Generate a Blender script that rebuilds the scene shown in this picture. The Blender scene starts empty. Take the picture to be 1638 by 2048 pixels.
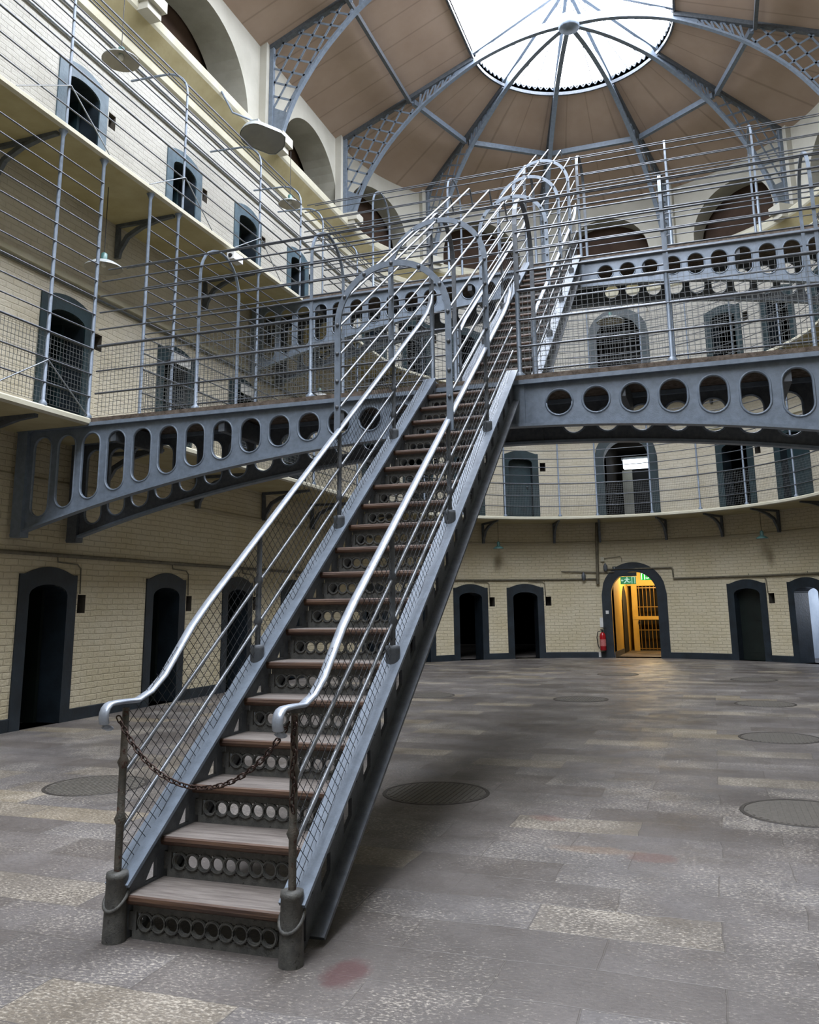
import bpy, math, random
from mathutils import Vector, Matrix
from mathutils.geometry import tessellate_polygon
random.seed(7)
S = bpy.context.scene
COL = S.collection
PI = math.pi
# ------------------------------------------------------------------ dimensions (metres)
RW, RG, YC = 6.09, 4.92, 15.0        # wall radius, gallery edge radius, centre of the apse
F1, F2 = 3.80, 7.41                  # upper floor levels
S0 = -12.0                            # where the side walls start behind the camera
ARC = PI * RW
S1 = YC + ARC
RISE, GO = 0.19, 0.256
SLOPE = RISE / GO

def P(s, off, z):
    """point on the horseshoe plan: s runs along the wall, off is distance inwards"""
    if s <= YC:
        return Vector((-(RW - off), s, z))
    if s >= S1:
        return Vector((RW - off, YC - (s - S1), z))
    a = (s - YC) / RW
    return Vector((-(RW - off) * math.cos(a), YC + (RW - off) * math.sin(a), z))

def sa(deg):                          # angle from the hall axis (left negative) -> s
    return YC + math.radians(deg + 90) * RW

# ------------------------------------------------------------------ mesh builder
class MB:
    def __init__(s):
        s.v = []; s.f = []; s.mi = []; s.uv = []; s.sm = []
    def face(s, pts, mi=0, uv=None, smooth=False):
        n = len(s.v); s.v += [tuple(p) for p in pts]
        s.f.append(tuple(range(n, n + len(pts)))); s.mi.append(mi); s.sm.append(smooth)
        s.uv.append(uv or [(0, 0)] * len(pts))
    def grid(s, rows, mi=0, smooth=True, closed_u=False, closed_v=False):
        n = len(s.v); R = len(rows); C = len(rows[0])
        for r in rows: s.v += [tuple(p) for p in r]
        for i in range(R - (0 if closed_v else 1)):
            for j in range(C - (0 if closed_u else 1)):
                a = n + i * C + j; b = n + i * C + (j + 1) % C
                c = n + ((i + 1) % R) * C + (j + 1) % C; d = n + ((i + 1) % R) * C + j
                s.f.append((a, b, c, d)); s.mi.append(mi); s.sm.append(smooth); s.uv.append([(0, 0)] * 4)
    def ngon(s, idx_pts, mi=0):
        s.face(idx_pts, mi)
    def box(s, lo, hi, mi=0, fn=None):
        x0, y0, z0 = lo; x1, y1, z1 = hi
        c = [(x0, y0, z0), (x1, y0, z0), (x1, y1, z0), (x0, y1, z0), (x0, y0, z1), (x1, y0, z1), (x1, y1, z1), (x0, y1, z1)]
        if fn: c = [fn(*p) for p in c]
        n = len(s.v); s.v += [tuple(p) for p in c]
        for q in ((0, 3, 2, 1), (4, 5, 6, 7), (0, 1, 5, 4), (1, 2, 6, 5), (2, 3, 7, 6), (3, 0, 4, 7)):
            s.f.append(tuple(n + i for i in q)); s.mi.append(mi); s.sm.append(False); s.uv.append([(0, 0)] * 4)
    def tube(s, pts, r, n=6, mi=0, caps=True, closed=False, r2=None, up=None):
        """sweep a round (or r x r2 elliptical) section along pts"""
        pts = [Vector(p) for p in pts]; m = len(pts); rows = []
        r2 = r if r2 is None else r2
        ref = Vector(up) if up else None
        prev = None
        for i, p in enumerate(pts):
            if closed: t = pts[(i + 1) % m] - pts[i - 1]
            else: t = pts[min(i + 1, m - 1)] - pts[max(i - 1, 0)]
            t.normalize()
            if ref is not None: u = ref - t * ref.dot(t)
            elif prev is None:
                u = Vector((0, 0, 1)) if abs(t.z) < .9 else Vector((1, 0, 0))
                u = u - t * u.dot(t)
            else: u = prev - t * prev.dot(t)
            u.normalize(); prev = u; w = t.cross(u)
            rad = r[i] if isinstance(r, (list, tuple)) else r
            rad2 = r2[i] if isinstance(r2, (list, tuple)) else r2
            off = PI / n
            rows.append([p + w * (rad * math.cos(2 * PI * k / n + off)) + u * (rad2 * math.sin(2 * PI * k / n + off)) for k in range(n)])
        s.grid(rows, mi, smooth=n > 4, closed_u=True, closed_v=closed)
        if caps and not closed:
            s.face(list(reversed(rows[0])), mi); s.face(rows[-1], mi)
    def bar(s, a, b, w, h, mi=0, up=(0, 0, 1)):
        """rectangular bar from a to b; w sideways, h along up"""
        a = Vector(a); b = Vector(b); t = (b - a).normalized(); u = Vector(up)
        u = u - t * u.dot(t)
        if u.length < 1e-4: u = Vector((1, 0, 0)) - t * t.x
        u.normalize(); x = t.cross(u) * (w / 2); u = u * (h / 2)
        n = len(s.v)
        for p in (a, b): s.v += [tuple(p - x - u), tuple(p + x - u), tuple(p + x + u), tuple(p - x + u)]
        for q in ((3, 2, 1, 0), (4, 5, 6, 7), (0, 1, 5, 4), (1, 2, 6, 5), (2, 3, 7, 6), (3, 0, 4, 7)):
            s.f.append(tuple(n + i for i in q)); s.mi.append(mi); s.sm.append(False); s.uv.append([(0, 0)] * 4)
    def strip(s, pts, w, h, axis, mi=0):
        """flat bar swept along pts: w along the fixed axis, h across"""
        pts = [Vector(p) for p in pts]; ax = Vector(axis); rows = []
        for i, p in enumerate(pts):
            t = (pts[min(i + 1, len(pts) - 1)] - pts[max(i - 1, 0)]).normalized()
            nrm = t.cross(ax).normalized() * (h / 2); x = ax * (w / 2)
            rows.append([p - x - nrm, p + x - nrm, p + x + nrm, p - x + nrm])
        s.grid(rows, mi, smooth=False, closed_u=True)
        s.face(list(reversed(rows[0])), mi); s.face(rows[-1], mi)
    def lathe(s, prof, c, n=20, mi=0, axis='z', cap=True):
        c = Vector(c); rows = []
        for r, h in prof:
            row = []
            for k in range(n):
                a = 2 * PI * k / n; x, y = r * math.cos(a), r * math.sin(a)
                d = (x, y, h) if axis == 'z' else ((x, h, y) if axis == 'y' else (h, x, y))
                row.append(c + Vector(d))
            rows.append(row)
        s.grid(rows, mi, smooth=True, closed_u=True)
        if cap:
            s.face(list(reversed(rows[0])), mi); s.face(rows[-1], mi)
    def plate(s, outer, holes, fn, d0, d1, mi=0):
        """2D outline with holes, mapped by fn(u, v, depth), as a plate between two depths"""
        loops = [[Vector((p[0], p[1], 0)) for p in outer]] + [[Vector((p[0], p[1], 0)) for p in h] for h in holes]
        flat = [p for l in loops for p in l]
        tris = tessellate_polygon(loops)
        n = len(s.v)
        for d in (d0, d1): s.v += [tuple(fn(p.x, p.y, d)) for p in flat]
        m = len(flat)
        def add(f):
            s.f.append(f); s.mi.append(mi); s.sm.append(False); s.uv.append([(0, 0)] * len(f))
        for a, b, c in tris:
            add((n + a, n + b, n + c)); add((n + m + c, n + m + b, n + m + a))
        o = 0
        for l in loops:
            k = len(l)
            for i in range(k):
                a = n + o + i; b = n + o + (i + 1) % k
                add((a, b, b + m, a + m))
            o += k

def obj(name, mb, mats, parent=None, data=None, loc=None):
    if data is None:
        me = bpy.data.meshes.new(name)
        me.from_pydata(mb.v, [], mb.f)
        me.polygons.foreach_set('material_index', mb.mi)
        me.polygons.foreach_set('use_smooth', mb.sm)
        uvl = me.uv_layers.new(name='UVMap')
        flat = [c for u in mb.uv for p in u for c in p]
        uvl.data.foreach_set('uv', flat)
        for m in (mats if isinstance(mats, (list, tuple)) else [mats]): me.materials.append(m)
        me.update()
    else: me = data
    o = bpy.data.objects.new(name, me); COL.objects.link(o)
    if loc is not None: o.location = loc
    if parent is not None:
        o.parent = parent
        if parent.type == 'EMPTY':
            o.matrix_parent_inverse = Matrix.Translation(-Vector(parent.location))
    return o
def tag(o, label, cat, group=None, kind=None):
    o['label'] = label
    if cat: o['category'] = cat
    if group: o['group'] = group
    if kind: o['kind'] = kind
    return o
def thing(name, label, cat, loc=(0, 0, 0), group=None, kind=None):
    o = bpy.data.objects.new(name, None); COL.objects.link(o); o.location = loc
    o.empty_display_size = .1
    return tag(o, label, cat, group, kind)

# ------------------------------------------------------------------ materials
ALB = .70                             # overall darkness of the old paint and stone
def srgb(h, k=None):
    k = ALB if k is None else k
    c = [int(h[i:i + 2], 16) / 255 for i in (0, 2, 4)]
    return tuple(k * (x / 12.92 if x <= .04045 else ((x + .055) / 1.055) ** 2.4) for x in c) + (1,)
def mat_base(name):
    m = bpy.data.materials.new(name); m.use_nodes = True
    nt = m.node_tree; b = nt.nodes['Principled BSDF']
    return m, nt, b
def N(nt, t, **kw):
    n = nt.nodes.new(t)
    for k, v in kw.items():
        if k in n.inputs: n.inputs[k].default_value = v
        else: setattr(n, k, v)
    return n
def noise_mix(nt, coord, scale, c1, c2, lo=.35, hi=.65, detail=6, rough=.6):
    nz = N(nt, 'ShaderNodeTexNoise', Scale=scale, Detail=detail, Roughness=rough)
    nt.links.new(coord, nz.inputs['Vector'])
    r = N(nt, 'ShaderNodeValToRGB'); r.color_ramp.elements[0].position = lo; r.color_ramp.elements[1].position = hi
    r.color_ramp.elements[0].color = c1; r.color_ramp.elements[1].color = c2
    nt.links.new(nz.outputs['Fac'], r.inputs['Fac'])
    return r.outputs['Color'], nz
def paint(name, c1, c2, rough=.5, metal=0., scale=9, bump=.12, chips=None, spec=.5):
    m, nt, b = mat_base(name)
    tc = N(nt, 'ShaderNodeTexCoord')
    col, nz = noise_mix(nt, tc.outputs['Object'], scale, srgb(c1), srgb(c2))
    if chips:
        chip, _ = noise_mix(nt, tc.outputs['Object'], chips[1], (0, 0, 0, 1), (1, 1, 1, 1), chips[2], chips[2] + .06, 8, .7)
        mx = N(nt, 'ShaderNodeMixRGB'); mx.inputs['Color2'].default_value = srgb(chips[0])
        nt.links.new(chip, mx.inputs['Fac']); nt.links.new(col, mx.inputs['Color1']); col = mx.outputs['Color']
    nt.links.new(col, b.inputs['Base Color'])
    b.inputs['Roughness'].default_value = rough; b.inputs['Metallic'].default_value = metal
    b.inputs['Specular IOR Level'].default_value = spec
    if bump:
        bp = N(nt, 'ShaderNodeBump', Strength=bump, Distance=.01)
        n2 = N(nt, 'ShaderNodeTexNoise', Scale=scale * 6, Detail=5)
        nt.links.new(tc.outputs['Object'], n2.inputs['Vector'])
        nt.links.new(n2.outputs['Fac'], bp.inputs['Height']); nt.links.new(bp.outputs['Normal'], b.inputs['Normal'])
    return m
def emit(name, col, st):
    m, nt, b = mat_base(name)
    b.inputs['Base Color'].default_value = srgb(col, 1); b.inputs['Emission Color'].default_value = srgb(col, 1)
    b.inputs['Emission Strength'].default_value = st
    return m
def brick_wall(name, c1, c2, bump=.5, stain=None):
    """limewashed brickwork, laid out on the wall's own metre UVs"""
    m, nt, b = mat_base(name)
    tc = N(nt, 'ShaderNodeTexCoord')
    uv = tc.outputs['UV']
    wob = N(nt, 'ShaderNodeTexNoise', Scale=2.2, Detail=4)
    nt.links.new(uv, wob.inputs['Vector'])
    sc = N(nt, 'ShaderNodeVectorMath', operation='SCALE'); sc.inputs['Scale'].default_value = .045
    nt.links.new(wob.outputs['Color'], sc.inputs[0])
    ad = N(nt, 'ShaderNodeVectorMath', operation='ADD')
    nt.links.new(uv, ad.inputs[0]); nt.links.new(sc.outputs[0], ad.inputs[1])
    br = N(nt, 'ShaderNodeTexBrick', Scale=1.0)
    br.inputs['Brick Width'].default_value = .235; br.inputs['Row Height'].default_value = .082
    br.inputs['Mortar Size'].default_value = .009; br.inputs['Mortar Smooth'].default_value = .7
    br.inputs['Color1'].default_value = (1, 1, 1, 1); br.inputs['Color2'].default_value = (.82, .82, .82, 1)
    br.inputs['Mortar'].default_value = (0, 0, 0, 1)
    nt.links.new(ad.outputs[0], br.inputs['Vector'])
    col, _ = noise_mix(nt, uv, 1.3, srgb(c1), srgb(c2), .3, .7, 8, .65)
    dk = N(nt, 'ShaderNodeMixRGB', blend_type='MULTIPLY')
    r = N(nt, 'ShaderNodeMapRange'); r.inputs['To Min'].default_value = .93; r.inputs['To Max'].default_value = 1.0
    nt.links.new(br.outputs['Color'], r.inputs['Value'])
    dk.inputs['Fac'].default_value = 1
    nt.links.new(col, dk.inputs['Color1']); nt.links.new(r.outputs['Result'], dk.inputs['Color2'])
    out = dk.outputs['Color']
    # scattered brown stains and pits
    st, _ = noise_mix(nt, uv, 3.1, (0, 0, 0, 1), (1, 1, 1, 1), .66, .8, 9, .75)
    mx = N(nt, 'ShaderNodeMixRGB'); mx.inputs['Color2'].default_value = srgb('8d7f62')
    ms = N(nt, 'ShaderNodeMath', operation='MULTIPLY'); ms.inputs[1].default_value = .45
    nt.links.new(st, ms.inputs[0]); nt.links.new(ms.outputs[0], mx.inputs['Fac']); nt.links.new(out, mx.inputs['Color1'])
    out = mx.outputs['Color']
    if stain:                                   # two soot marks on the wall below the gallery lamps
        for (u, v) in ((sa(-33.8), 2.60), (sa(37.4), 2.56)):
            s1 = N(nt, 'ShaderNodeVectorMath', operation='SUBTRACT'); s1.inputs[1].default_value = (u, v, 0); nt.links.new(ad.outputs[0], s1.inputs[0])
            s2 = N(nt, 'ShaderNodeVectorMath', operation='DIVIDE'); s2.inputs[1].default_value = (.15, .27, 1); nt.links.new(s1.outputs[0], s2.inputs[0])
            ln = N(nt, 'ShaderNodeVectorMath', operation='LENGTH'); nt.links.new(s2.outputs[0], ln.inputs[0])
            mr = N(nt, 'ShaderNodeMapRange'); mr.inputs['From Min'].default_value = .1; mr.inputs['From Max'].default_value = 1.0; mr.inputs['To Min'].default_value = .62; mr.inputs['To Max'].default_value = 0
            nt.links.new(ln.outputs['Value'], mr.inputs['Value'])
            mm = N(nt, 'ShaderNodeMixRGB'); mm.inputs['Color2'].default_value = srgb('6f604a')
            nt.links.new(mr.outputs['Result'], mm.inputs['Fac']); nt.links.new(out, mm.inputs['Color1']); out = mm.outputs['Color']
    nt.links.new(out, b.inputs['Base Color'])
    b.inputs['Roughness'].default_value = .75; b.inputs['Specular IOR Level'].default_value = .25
    fn = N(nt, 'ShaderNodeTexNoise', Scale=26, Detail=7); nt.links.new(uv, fn.inputs['Vector'])
    am = N(nt, 'ShaderNodeMath', operation='MULTIPLY_ADD'); am.inputs[1].default_value = .8
    nt.links.new(fn.outputs['Fac'], am.inputs[0]); nt.links.new(br.outputs['Color'], am.inputs[2])
    bp = N(nt, 'ShaderNodeBump', Strength=bump, Distance=.02)
    nt.links.new(am.outputs[0], bp.inputs['Height']); nt.links.new(bp.outputs['Normal'], b.inputs['Normal'])
    return m

M = {}
M['wall0'] = brick_wall('cream_brick_ground', 'd4c7a4', 'e3d9be', .75, stain=True)
M['wall1'] = brick_wall('cream_brick_first', 'd0c7b0', 'ddd6c5', .55)
M['wall2'] = brick_wall('white_brick_second', 'bcb9af', 'cbc8bf', .55)
M['plaster'] = paint('white_plaster', 'c3c0b3', 'd0cdc1', .8, scale=1.5, bump=.08, spec=.2)
M['reveal'] = paint('grey_plaster', 'b9b7a8', 'cbc9bb', .85, scale=2, bump=.08, spec=.2)
M['cornice'] = paint('cream_cornice', 'ccc7b0', 'd8d4c1', .75, scale=3, bump=.06, spec=.2)
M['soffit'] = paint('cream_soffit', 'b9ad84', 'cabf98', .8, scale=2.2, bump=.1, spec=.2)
M['navy'] = paint('dark_navy_paint', '172027', '24303a', .5, scale=4, bump=.25, chips=('8f958f', 30, .72))
M['teal'] = paint('dark_teal_paint', '14282e', '1d383f', .5, scale=4, bump=.25, chips=('8f958f', 26, .74))
M['blue'] = paint('slate_blue_paint', '3b515e', '556c79', .5, scale=5, bump=.3, chips=('8f958f', 22, .72))
M['leaf'] = paint('dark_green_door', '0c1512', '15211d', .45, scale=3, bump=.15, chips=('6d736c', 40, .75))
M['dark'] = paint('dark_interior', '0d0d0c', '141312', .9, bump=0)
M['ventin'] = paint('vent_inside', '4c463e', '5f584e', .9, bump=.1)
M['iron'] = paint('blue_grey_iron', '74808e', '8592a1', .42, .1, scale=14, bump=.12, chips=('56524d', 30, .7))
M['irond'] = paint('dark_grey_iron', '565c63', '6a7077', .5, .15, scale=18, bump=.15, chips=('40382f', 34, .66))
M['steel'] = paint('bare_grey_rail', '858b92', 'a1a7ae', .36, .5, scale=22, bump=.06)
M['worn'] = paint('worn_polished_handrail', 'a3acb9', 'bcc6d3', .36, .45, scale=16, bump=.1, chips=('6a5350', 14, .62))
M['cast'] = paint('cast_iron_riser', '50504e', '686863', .6, .2, scale=25, bump=.25, chips=('32302c', 40, .6))
M['rail'] = paint('dark_grey_gallery_rail', '575c63', '6c7179', .42, .3, scale=22, bump=.06)
M['wire'] = paint('dark_wire', '33363a', '4a4e53', .55, .5, scale=30, bump=0)
M['wirelt'] = paint('grey_wire', '6a6e6f', '85898a', .5, .5, scale=30, bump=0)
M['rust'] = paint('rusty_post_paint', '50524c', '726a60', .65, .2, scale=20, bump=.4, chips=('4f2c22', 24, .55))
M['chain'] = paint('rusty_chain', '2e201c', '54423a', .5, .7, scale=60, bump=.2)
M['board'] = paint('weathered_deck_edge', '544a41', '7d7268', .85, scale=16, bump=.5, spec=.1)
M['lampgreen'] = paint('teal_enamel', '4d7a76', '6b9692', .35, scale=8, bump=.03)
M['lampgrey'] = paint('grey_enamel', 'a7adad', 'c2c7c6', .4, scale=8, bump=.03)
M['white'] = paint('white_enamel', 'e0e0dc', 'efefec', .4, scale=8, bump=0)
M['lampin'] = paint('pale_enamel_inside', 'a09c96', 'aeaaa3', .45, scale=8, bump=0)
M['conduit'] = paint('dull_conduit', '5e5848', '7a735f', .6, scale=12, bump=.1)
M['red'] = paint('red_extinguisher', 'a5121c', 'b81a24', .25, scale=6, bump=0)
M['black'] = paint('black_rubber', '0c0c0d', '151516', .5, scale=8, bump=0)
M['ochre'] = paint('ochre_corridor', 'dcb95f', 'e6c674', .7, scale=3, bump=.1, spec=.2)
M['ochreiron'] = paint('ochre_painted_iron', '9b7a34', 'b08c42', .45, .1, scale=10, bump=.1)
M['cellwall'] = paint('pale_cell_wall', 'aebac8', 'c3cdd8', .8, scale=3, bump=.2)
M['manhole'] = paint('iron_cover', '58544d', '6b665e', .6, .05, scale=30, bump=.4)
M['manrim'] = paint('iron_cover_rim', '322e2a', '4a453f', .6, .2, scale=20, bump=.3)

def tread_mat():
    m, nt, b = mat_base('worn_wood_tread')
    tc = N(nt, 'ShaderNodeTexCoord')
    mp = N(nt, 'ShaderNodeMapping'); mp.inputs['Scale'].default_value = (2.2, 26, 30)
    nt.links.new(tc.outputs['Object'], mp.inputs['Vector'])
    oi = N(nt, 'ShaderNodeObjectInfo')
    ad = N(nt, 'ShaderNodeVectorMath', operation='ADD'); nt.links.new(mp.outputs[0], ad.inputs[0])
    ml = N(nt, 'ShaderNodeMath', operation='MULTIPLY'); ml.inputs[1].default_value = 37
    nt.links.new(oi.outputs['Random'], ml.inputs[0]); nt.links.new(ml.outputs[0], ad.inputs[1])
    top, _ = noise_mix(nt, ad.outputs[0], 1.6, srgb('58504b'), srgb('918982'), .3, .7, 8, .7)
    frt, _ = noise_mix(nt, ad.outputs[0], .8, srgb('33211b'), srgb('74563f'), .35, .78, 6, .7)
    ge = N(nt, 'ShaderNodeNewGeometry'); sx = N(nt, 'ShaderNodeSeparateXYZ'); nt.links.new(ge.outputs['Normal'], sx.inputs[0])
    lt = N(nt, 'ShaderNodeMath', operation='LESS_THAN'); lt.inputs[1].default_value = -.35; nt.links.new(sx.outputs['Y'], lt.inputs[0])
    mx = N(nt, 'ShaderNodeMixRGB'); nt.links.new(lt.outputs[0], mx.inputs['Fac']); nt.links.new(top, mx.inputs['Color1']); nt.links.new(frt, mx.inputs['Color2'])
    nt.links.new(mx.outputs['Color'], b.inputs['Base Color']); b.inputs['Roughness'].default_value = .5
    bp = N(nt, 'ShaderNodeBump', Strength=.35, Distance=.01)
    n2 = N(nt, 'ShaderNodeTexNoise', Scale=2.5, Detail=8); nt.links.new(ad.outputs[0], n2.inputs['Vector'])
    nt.links.new(n2.outputs['Fac'], bp.inputs['Height']); nt.links.new(bp.outputs['Normal'], b.inputs['Normal'])
    return m
M['tread'] = tread_mat()

def floor_mat():
    m, nt, b = mat_base('worn_stone_flags')
    tc = N(nt, 'ShaderNodeTexCoord'); ob = tc.outputs['Object']
    br = N(nt, 'ShaderNodeTexBrick', Scale=1.0); br.offset = .43; br.squash = 1.0
    br.inputs['Brick Width'].default_value = .86; br.inputs['Row Height'].default_value = .36
    br.inputs['Mortar Size'].default_value = .0045; br.inputs['Mortar Smooth'].default_value = .6
    br.inputs['Color1'].default_value = (0, 0, 0, 1); br.inputs['Color2'].default_value = (1, 1, 1, 1); br.inputs['Mortar'].default_value = (.4, .4, .4, 1)
    wob = N(nt, 'ShaderNodeTexNoise', Scale=1.1, Detail=3); nt.links.new(ob, wob.inputs['Vector'])
    sc = N(nt, 'ShaderNodeVectorMath', operation='SCALE'); sc.inputs['Scale'].default_value = .11; nt.links.new(wob.outputs['Color'], sc.inputs[0])
    ad = N(nt, 'ShaderNodeVectorMath', operation='ADD'); nt.links.new(ob, ad.inputs[0]); nt.links.new(sc.outputs[0], ad.inputs[1])
    nt.links.new(ad.outputs[0], br.inputs['Vector'])
    slab = N(nt, 'ShaderNodeValToRGB'); el = slab.color_ramp.elements
    el[0].position = 0; el[0].color = srgb('6f6863'); el[1].position = 1; el[1].color = srgb('94876f')
    e = el.new(.4); e.color = srgb('7e7875'); e = el.new(.8); e.color = srgb('787473')
    nt.links.new(br.outputs['Color'], slab.inputs['Fac'])
    big, _ = noise_mix(nt, ob, .45, srgb('857d73', 1), (1, 1, 1, 1), .32, .66, 9, .7)
    m1 = N(nt, 'ShaderNodeMixRGB', blend_type='MULTIPLY'); m1.inputs['Fac'].default_value = .85
    nt.links.new(slab.outputs['Color'], m1.inputs['Color1']); nt.links.new(big, m1.inputs['Color2'])
    mp = N(nt, 'ShaderNodeMapping'); mp.inputs['Scale'].default_value = (1, 1.7, 1); nt.links.new(ob, mp.inputs['Vector'])
    # dark grain first, then pale wear specks whose amount changes from flag to flag
    dk, _ = noise_mix(nt, mp.outputs[0], 34, (0, 0, 0, 1), (1, 1, 1, 1), .46, .66, 9, .75)
    md = N(nt, 'ShaderNodeMath', operation='MULTIPLY'); md.inputs[1].default_value = .72; nt.links.new(dk, md.inputs[0])
    m3 = N(nt, 'ShaderNodeMixRGB'); m3.inputs['Color2'].default_value = srgb('4b4744')
    nt.links.new(md.outputs[0], m3.inputs['Fac']); nt.links.new(m1.outputs['Color'], m3.inputs['Color1'])
    nz = N(nt, 'ShaderNodeTexNoise', Scale=46, Detail=7, Roughness=.72); nt.links.new(mp.outputs[0], nz.inputs['Vector'])
    n2 = N(nt, 'ShaderNodeTexNoise', Scale=1.4, Detail=4, Roughness=.6); nt.links.new(ob, n2.inputs['Vector'])
    a1 = N(nt, 'ShaderNodeMath', operation='MULTIPLY_ADD'); a1.inputs[1].default_value = .36; nt.links.new(n2.outputs['Fac'], a1.inputs[0]); nt.links.new(nz.outputs['Fac'], a1.inputs[2])
    bw = N(nt, 'ShaderNodeRGBToBW'); nt.links.new(br.outputs['Color'], bw.inputs[0])
    a2 = N(nt, 'ShaderNodeMath', operation='MULTIPLY_ADD'); a2.inputs[1].default_value = .085; nt.links.new(bw.outputs[0], a2.inputs[0]); nt.links.new(a1.outputs[0], a2.inputs[2])
    mr0 = N(nt, 'ShaderNodeMapRange'); mr0.inputs['From Min'].default_value = .76; mr0.inputs['From Max'].default_value = .92; mr0.inputs['To Max'].default_value = .72
    nt.links.new(a2.outputs[0], mr0.inputs['Value'])
    m2 = N(nt, 'ShaderNodeMixRGB'); m2.inputs['Color2'].default_value = srgb('e2d9c8')
    nt.links.new(mr0.outputs['Result'], m2.inputs['Fac']); nt.links.new(m3.outputs['Color'], m2.inputs['Color1'])
    m3 = m2
    # dark joints
    mj = N(nt, 'ShaderNodeMath', operation='MULTIPLY'); mj.inputs[1].default_value = .55; nt.links.new(br.outputs['Fac'], mj.inputs[0])
    m4 = N(nt, 'ShaderNodeMixRGB'); m4.inputs['Color2'].default_value = srgb('55504a')
    nt.links.new(mj.outputs[0], m4.inputs['Fac']); nt.links.new(m3.outputs['Color'], m4.inputs['Color1'])
    out = m4.outputs['Color']
    # red paint stains with their own shape
    for (x, y, rx, ry, col, st) in ((.75, .03, .10, .16, '4f2b2a', .8), (1.83, 2.07, .16, .1, '6d4a42', .45), (1.5, 2.14, .26, .09, '85694c', .35), (1.08, 2.84, .14, .08, '74504a', .4), (-2.9, 1.6, .1, .06, '7d5040', .4)):
        s1 = N(nt, 'ShaderNodeVectorMath', operation='SUBTRACT'); s1.inputs[1].default_value = (x, y, 0); nt.links.new(ad.outputs[0], s1.inputs[0])
        s2 = N(nt, 'ShaderNodeVectorMath', operation='DIVIDE'); s2.inputs[1].default_value = (rx, ry, 1); nt.links.new(s1.outputs[0], s2.inputs[0])
        ln = N(nt, 'ShaderNodeVectorMath', operation='LENGTH'); nt.links.new(s2.outputs[0], ln.inputs[0])
        nz = N(nt, 'ShaderNodeTexNoise', Scale=9, Detail=6); nt.links.new(ob, nz.inputs['Vector'])
        sm = N(nt, 'ShaderNodeMath', operation='ADD'); nt.links.new(ln.outputs['Value'], sm.inputs[0]); nt.links.new(nz.outputs['Fac'], sm.inputs[1])
        mr = N(nt, 'ShaderNodeMapRange'); mr.inputs['From Min'].default_value = 1.15; mr.inputs['From Max'].default_value = 1.65; mr.inputs['To Min'].default_value = st; mr.inputs['To Max'].default_value = 0
        nt.links.new(sm.outputs[0], mr.inputs['Value'])
        mm = N(nt, 'ShaderNodeMixRGB'); mm.inputs['Color2'].default_value = srgb(col)
        nt.links.new(mr.outputs['Result'], mm.inputs['Fac']); nt.links.new(out, mm.inputs['Color1']); out = mm.outputs['Color']
    nt.links.new(out, b.inputs['Base Color'])
    rg, _ = noise_mix(nt, ob, 2.3, (.36, .36, .36, 1), (.62, .62, .62, 1), .35, .65, 5, .6)
    nt.links.new(rg, b.inputs['Roughness'])
    b.inputs['Specular IOR Level'].default_value = .5
    hh = N(nt, 'ShaderNodeMath', operation='MULTIPLY_ADD'); hh.inputs[1].default_value = -1.2
    n3 = N(nt, 'ShaderNodeTexNoise', Scale=30, Detail=9, Roughness=.7); nt.links.new(mp.outputs[0], n3.inputs['Vector'])
    nt.links.new(br.outputs['Fac'], hh.inputs[0]); nt.links.new(n3.outputs['Fac'], hh.inputs[2])
    bp = N(nt, 'ShaderNodeBump', Strength=.35, Distance=.012); nt.links.new(hh.outputs[0], bp.inputs['Height']); nt.links.new(bp.outputs['Normal'], b.inputs['Normal'])
    return m
M['floor'] = floor_mat()

def ceil_mat():
    m, nt, b = mat_base('brown_roof_boards')
    tc = N(nt, 'ShaderNodeTexCoord')
    wv = N(nt, 'ShaderNodeTexWave', Scale=.42, Distortion=0); wv.wave_type = 'BANDS'; wv.bands_direction = 'X'
    nt.links.new(tc.outputs['UV'], wv.inputs['Vector'])
    col, _ = noise_mix(nt, tc.outputs['UV'], .8, srgb('b7a08f'), srgb('c9b3a2'), .3, .7, 6, .6)
    r = N(nt, 'ShaderNodeMapRange'); r.inputs['From Min'].default_value = .985; r.inputs['From Max'].default_value = 1; r.inputs['To Min'].default_value = 0; r.inputs['To Max'].default_value = .28
    nt.links.new(wv.outputs['Fac'], r.inputs['Value'])
    mx = N(nt, 'ShaderNodeMixRGB'); mx.inputs['Color2'].default_value = srgb('473a31')
    nt.links.new(r.outputs['Result'], mx.inputs['Fac']); nt.links.new(col, mx.inputs['Color1'])
    nt.links.new(mx.outputs['Color'], b.inputs['Base Color']); b.inputs['Roughness'].default_value = .7; b.inputs['Specular IOR Level'].default_value = .25
    return m
M['ceil'] = ceil_mat()
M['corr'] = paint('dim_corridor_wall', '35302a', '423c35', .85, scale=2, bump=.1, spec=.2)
M['boards'] = paint('dark_brown_boards', '4a3a30', '5a483c', .8, scale=2, bump=.1, spec=.2)
M['sky'] = emit('daylit_skylight_glass', 'f0f5ff', 7.0)
M['tube'] = emit('fluorescent_tube', 'eaf4ff', 1.2)
M['bulb'] = emit('warm_bulb', 'ffc46a', 26)
M['exitgreen'] = emit('lit_green_sign', '2f9a3c', .6)
M['exitdim'] = emit('dim_green_sign', '2d7a4c', .2)
M['exitwhite'] = emit('lit_white_pictogram', 'f2fff0', .7)
M['exitgrey'] = emit('dim_white_pictogram', 'b9d8c4', .2)

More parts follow.
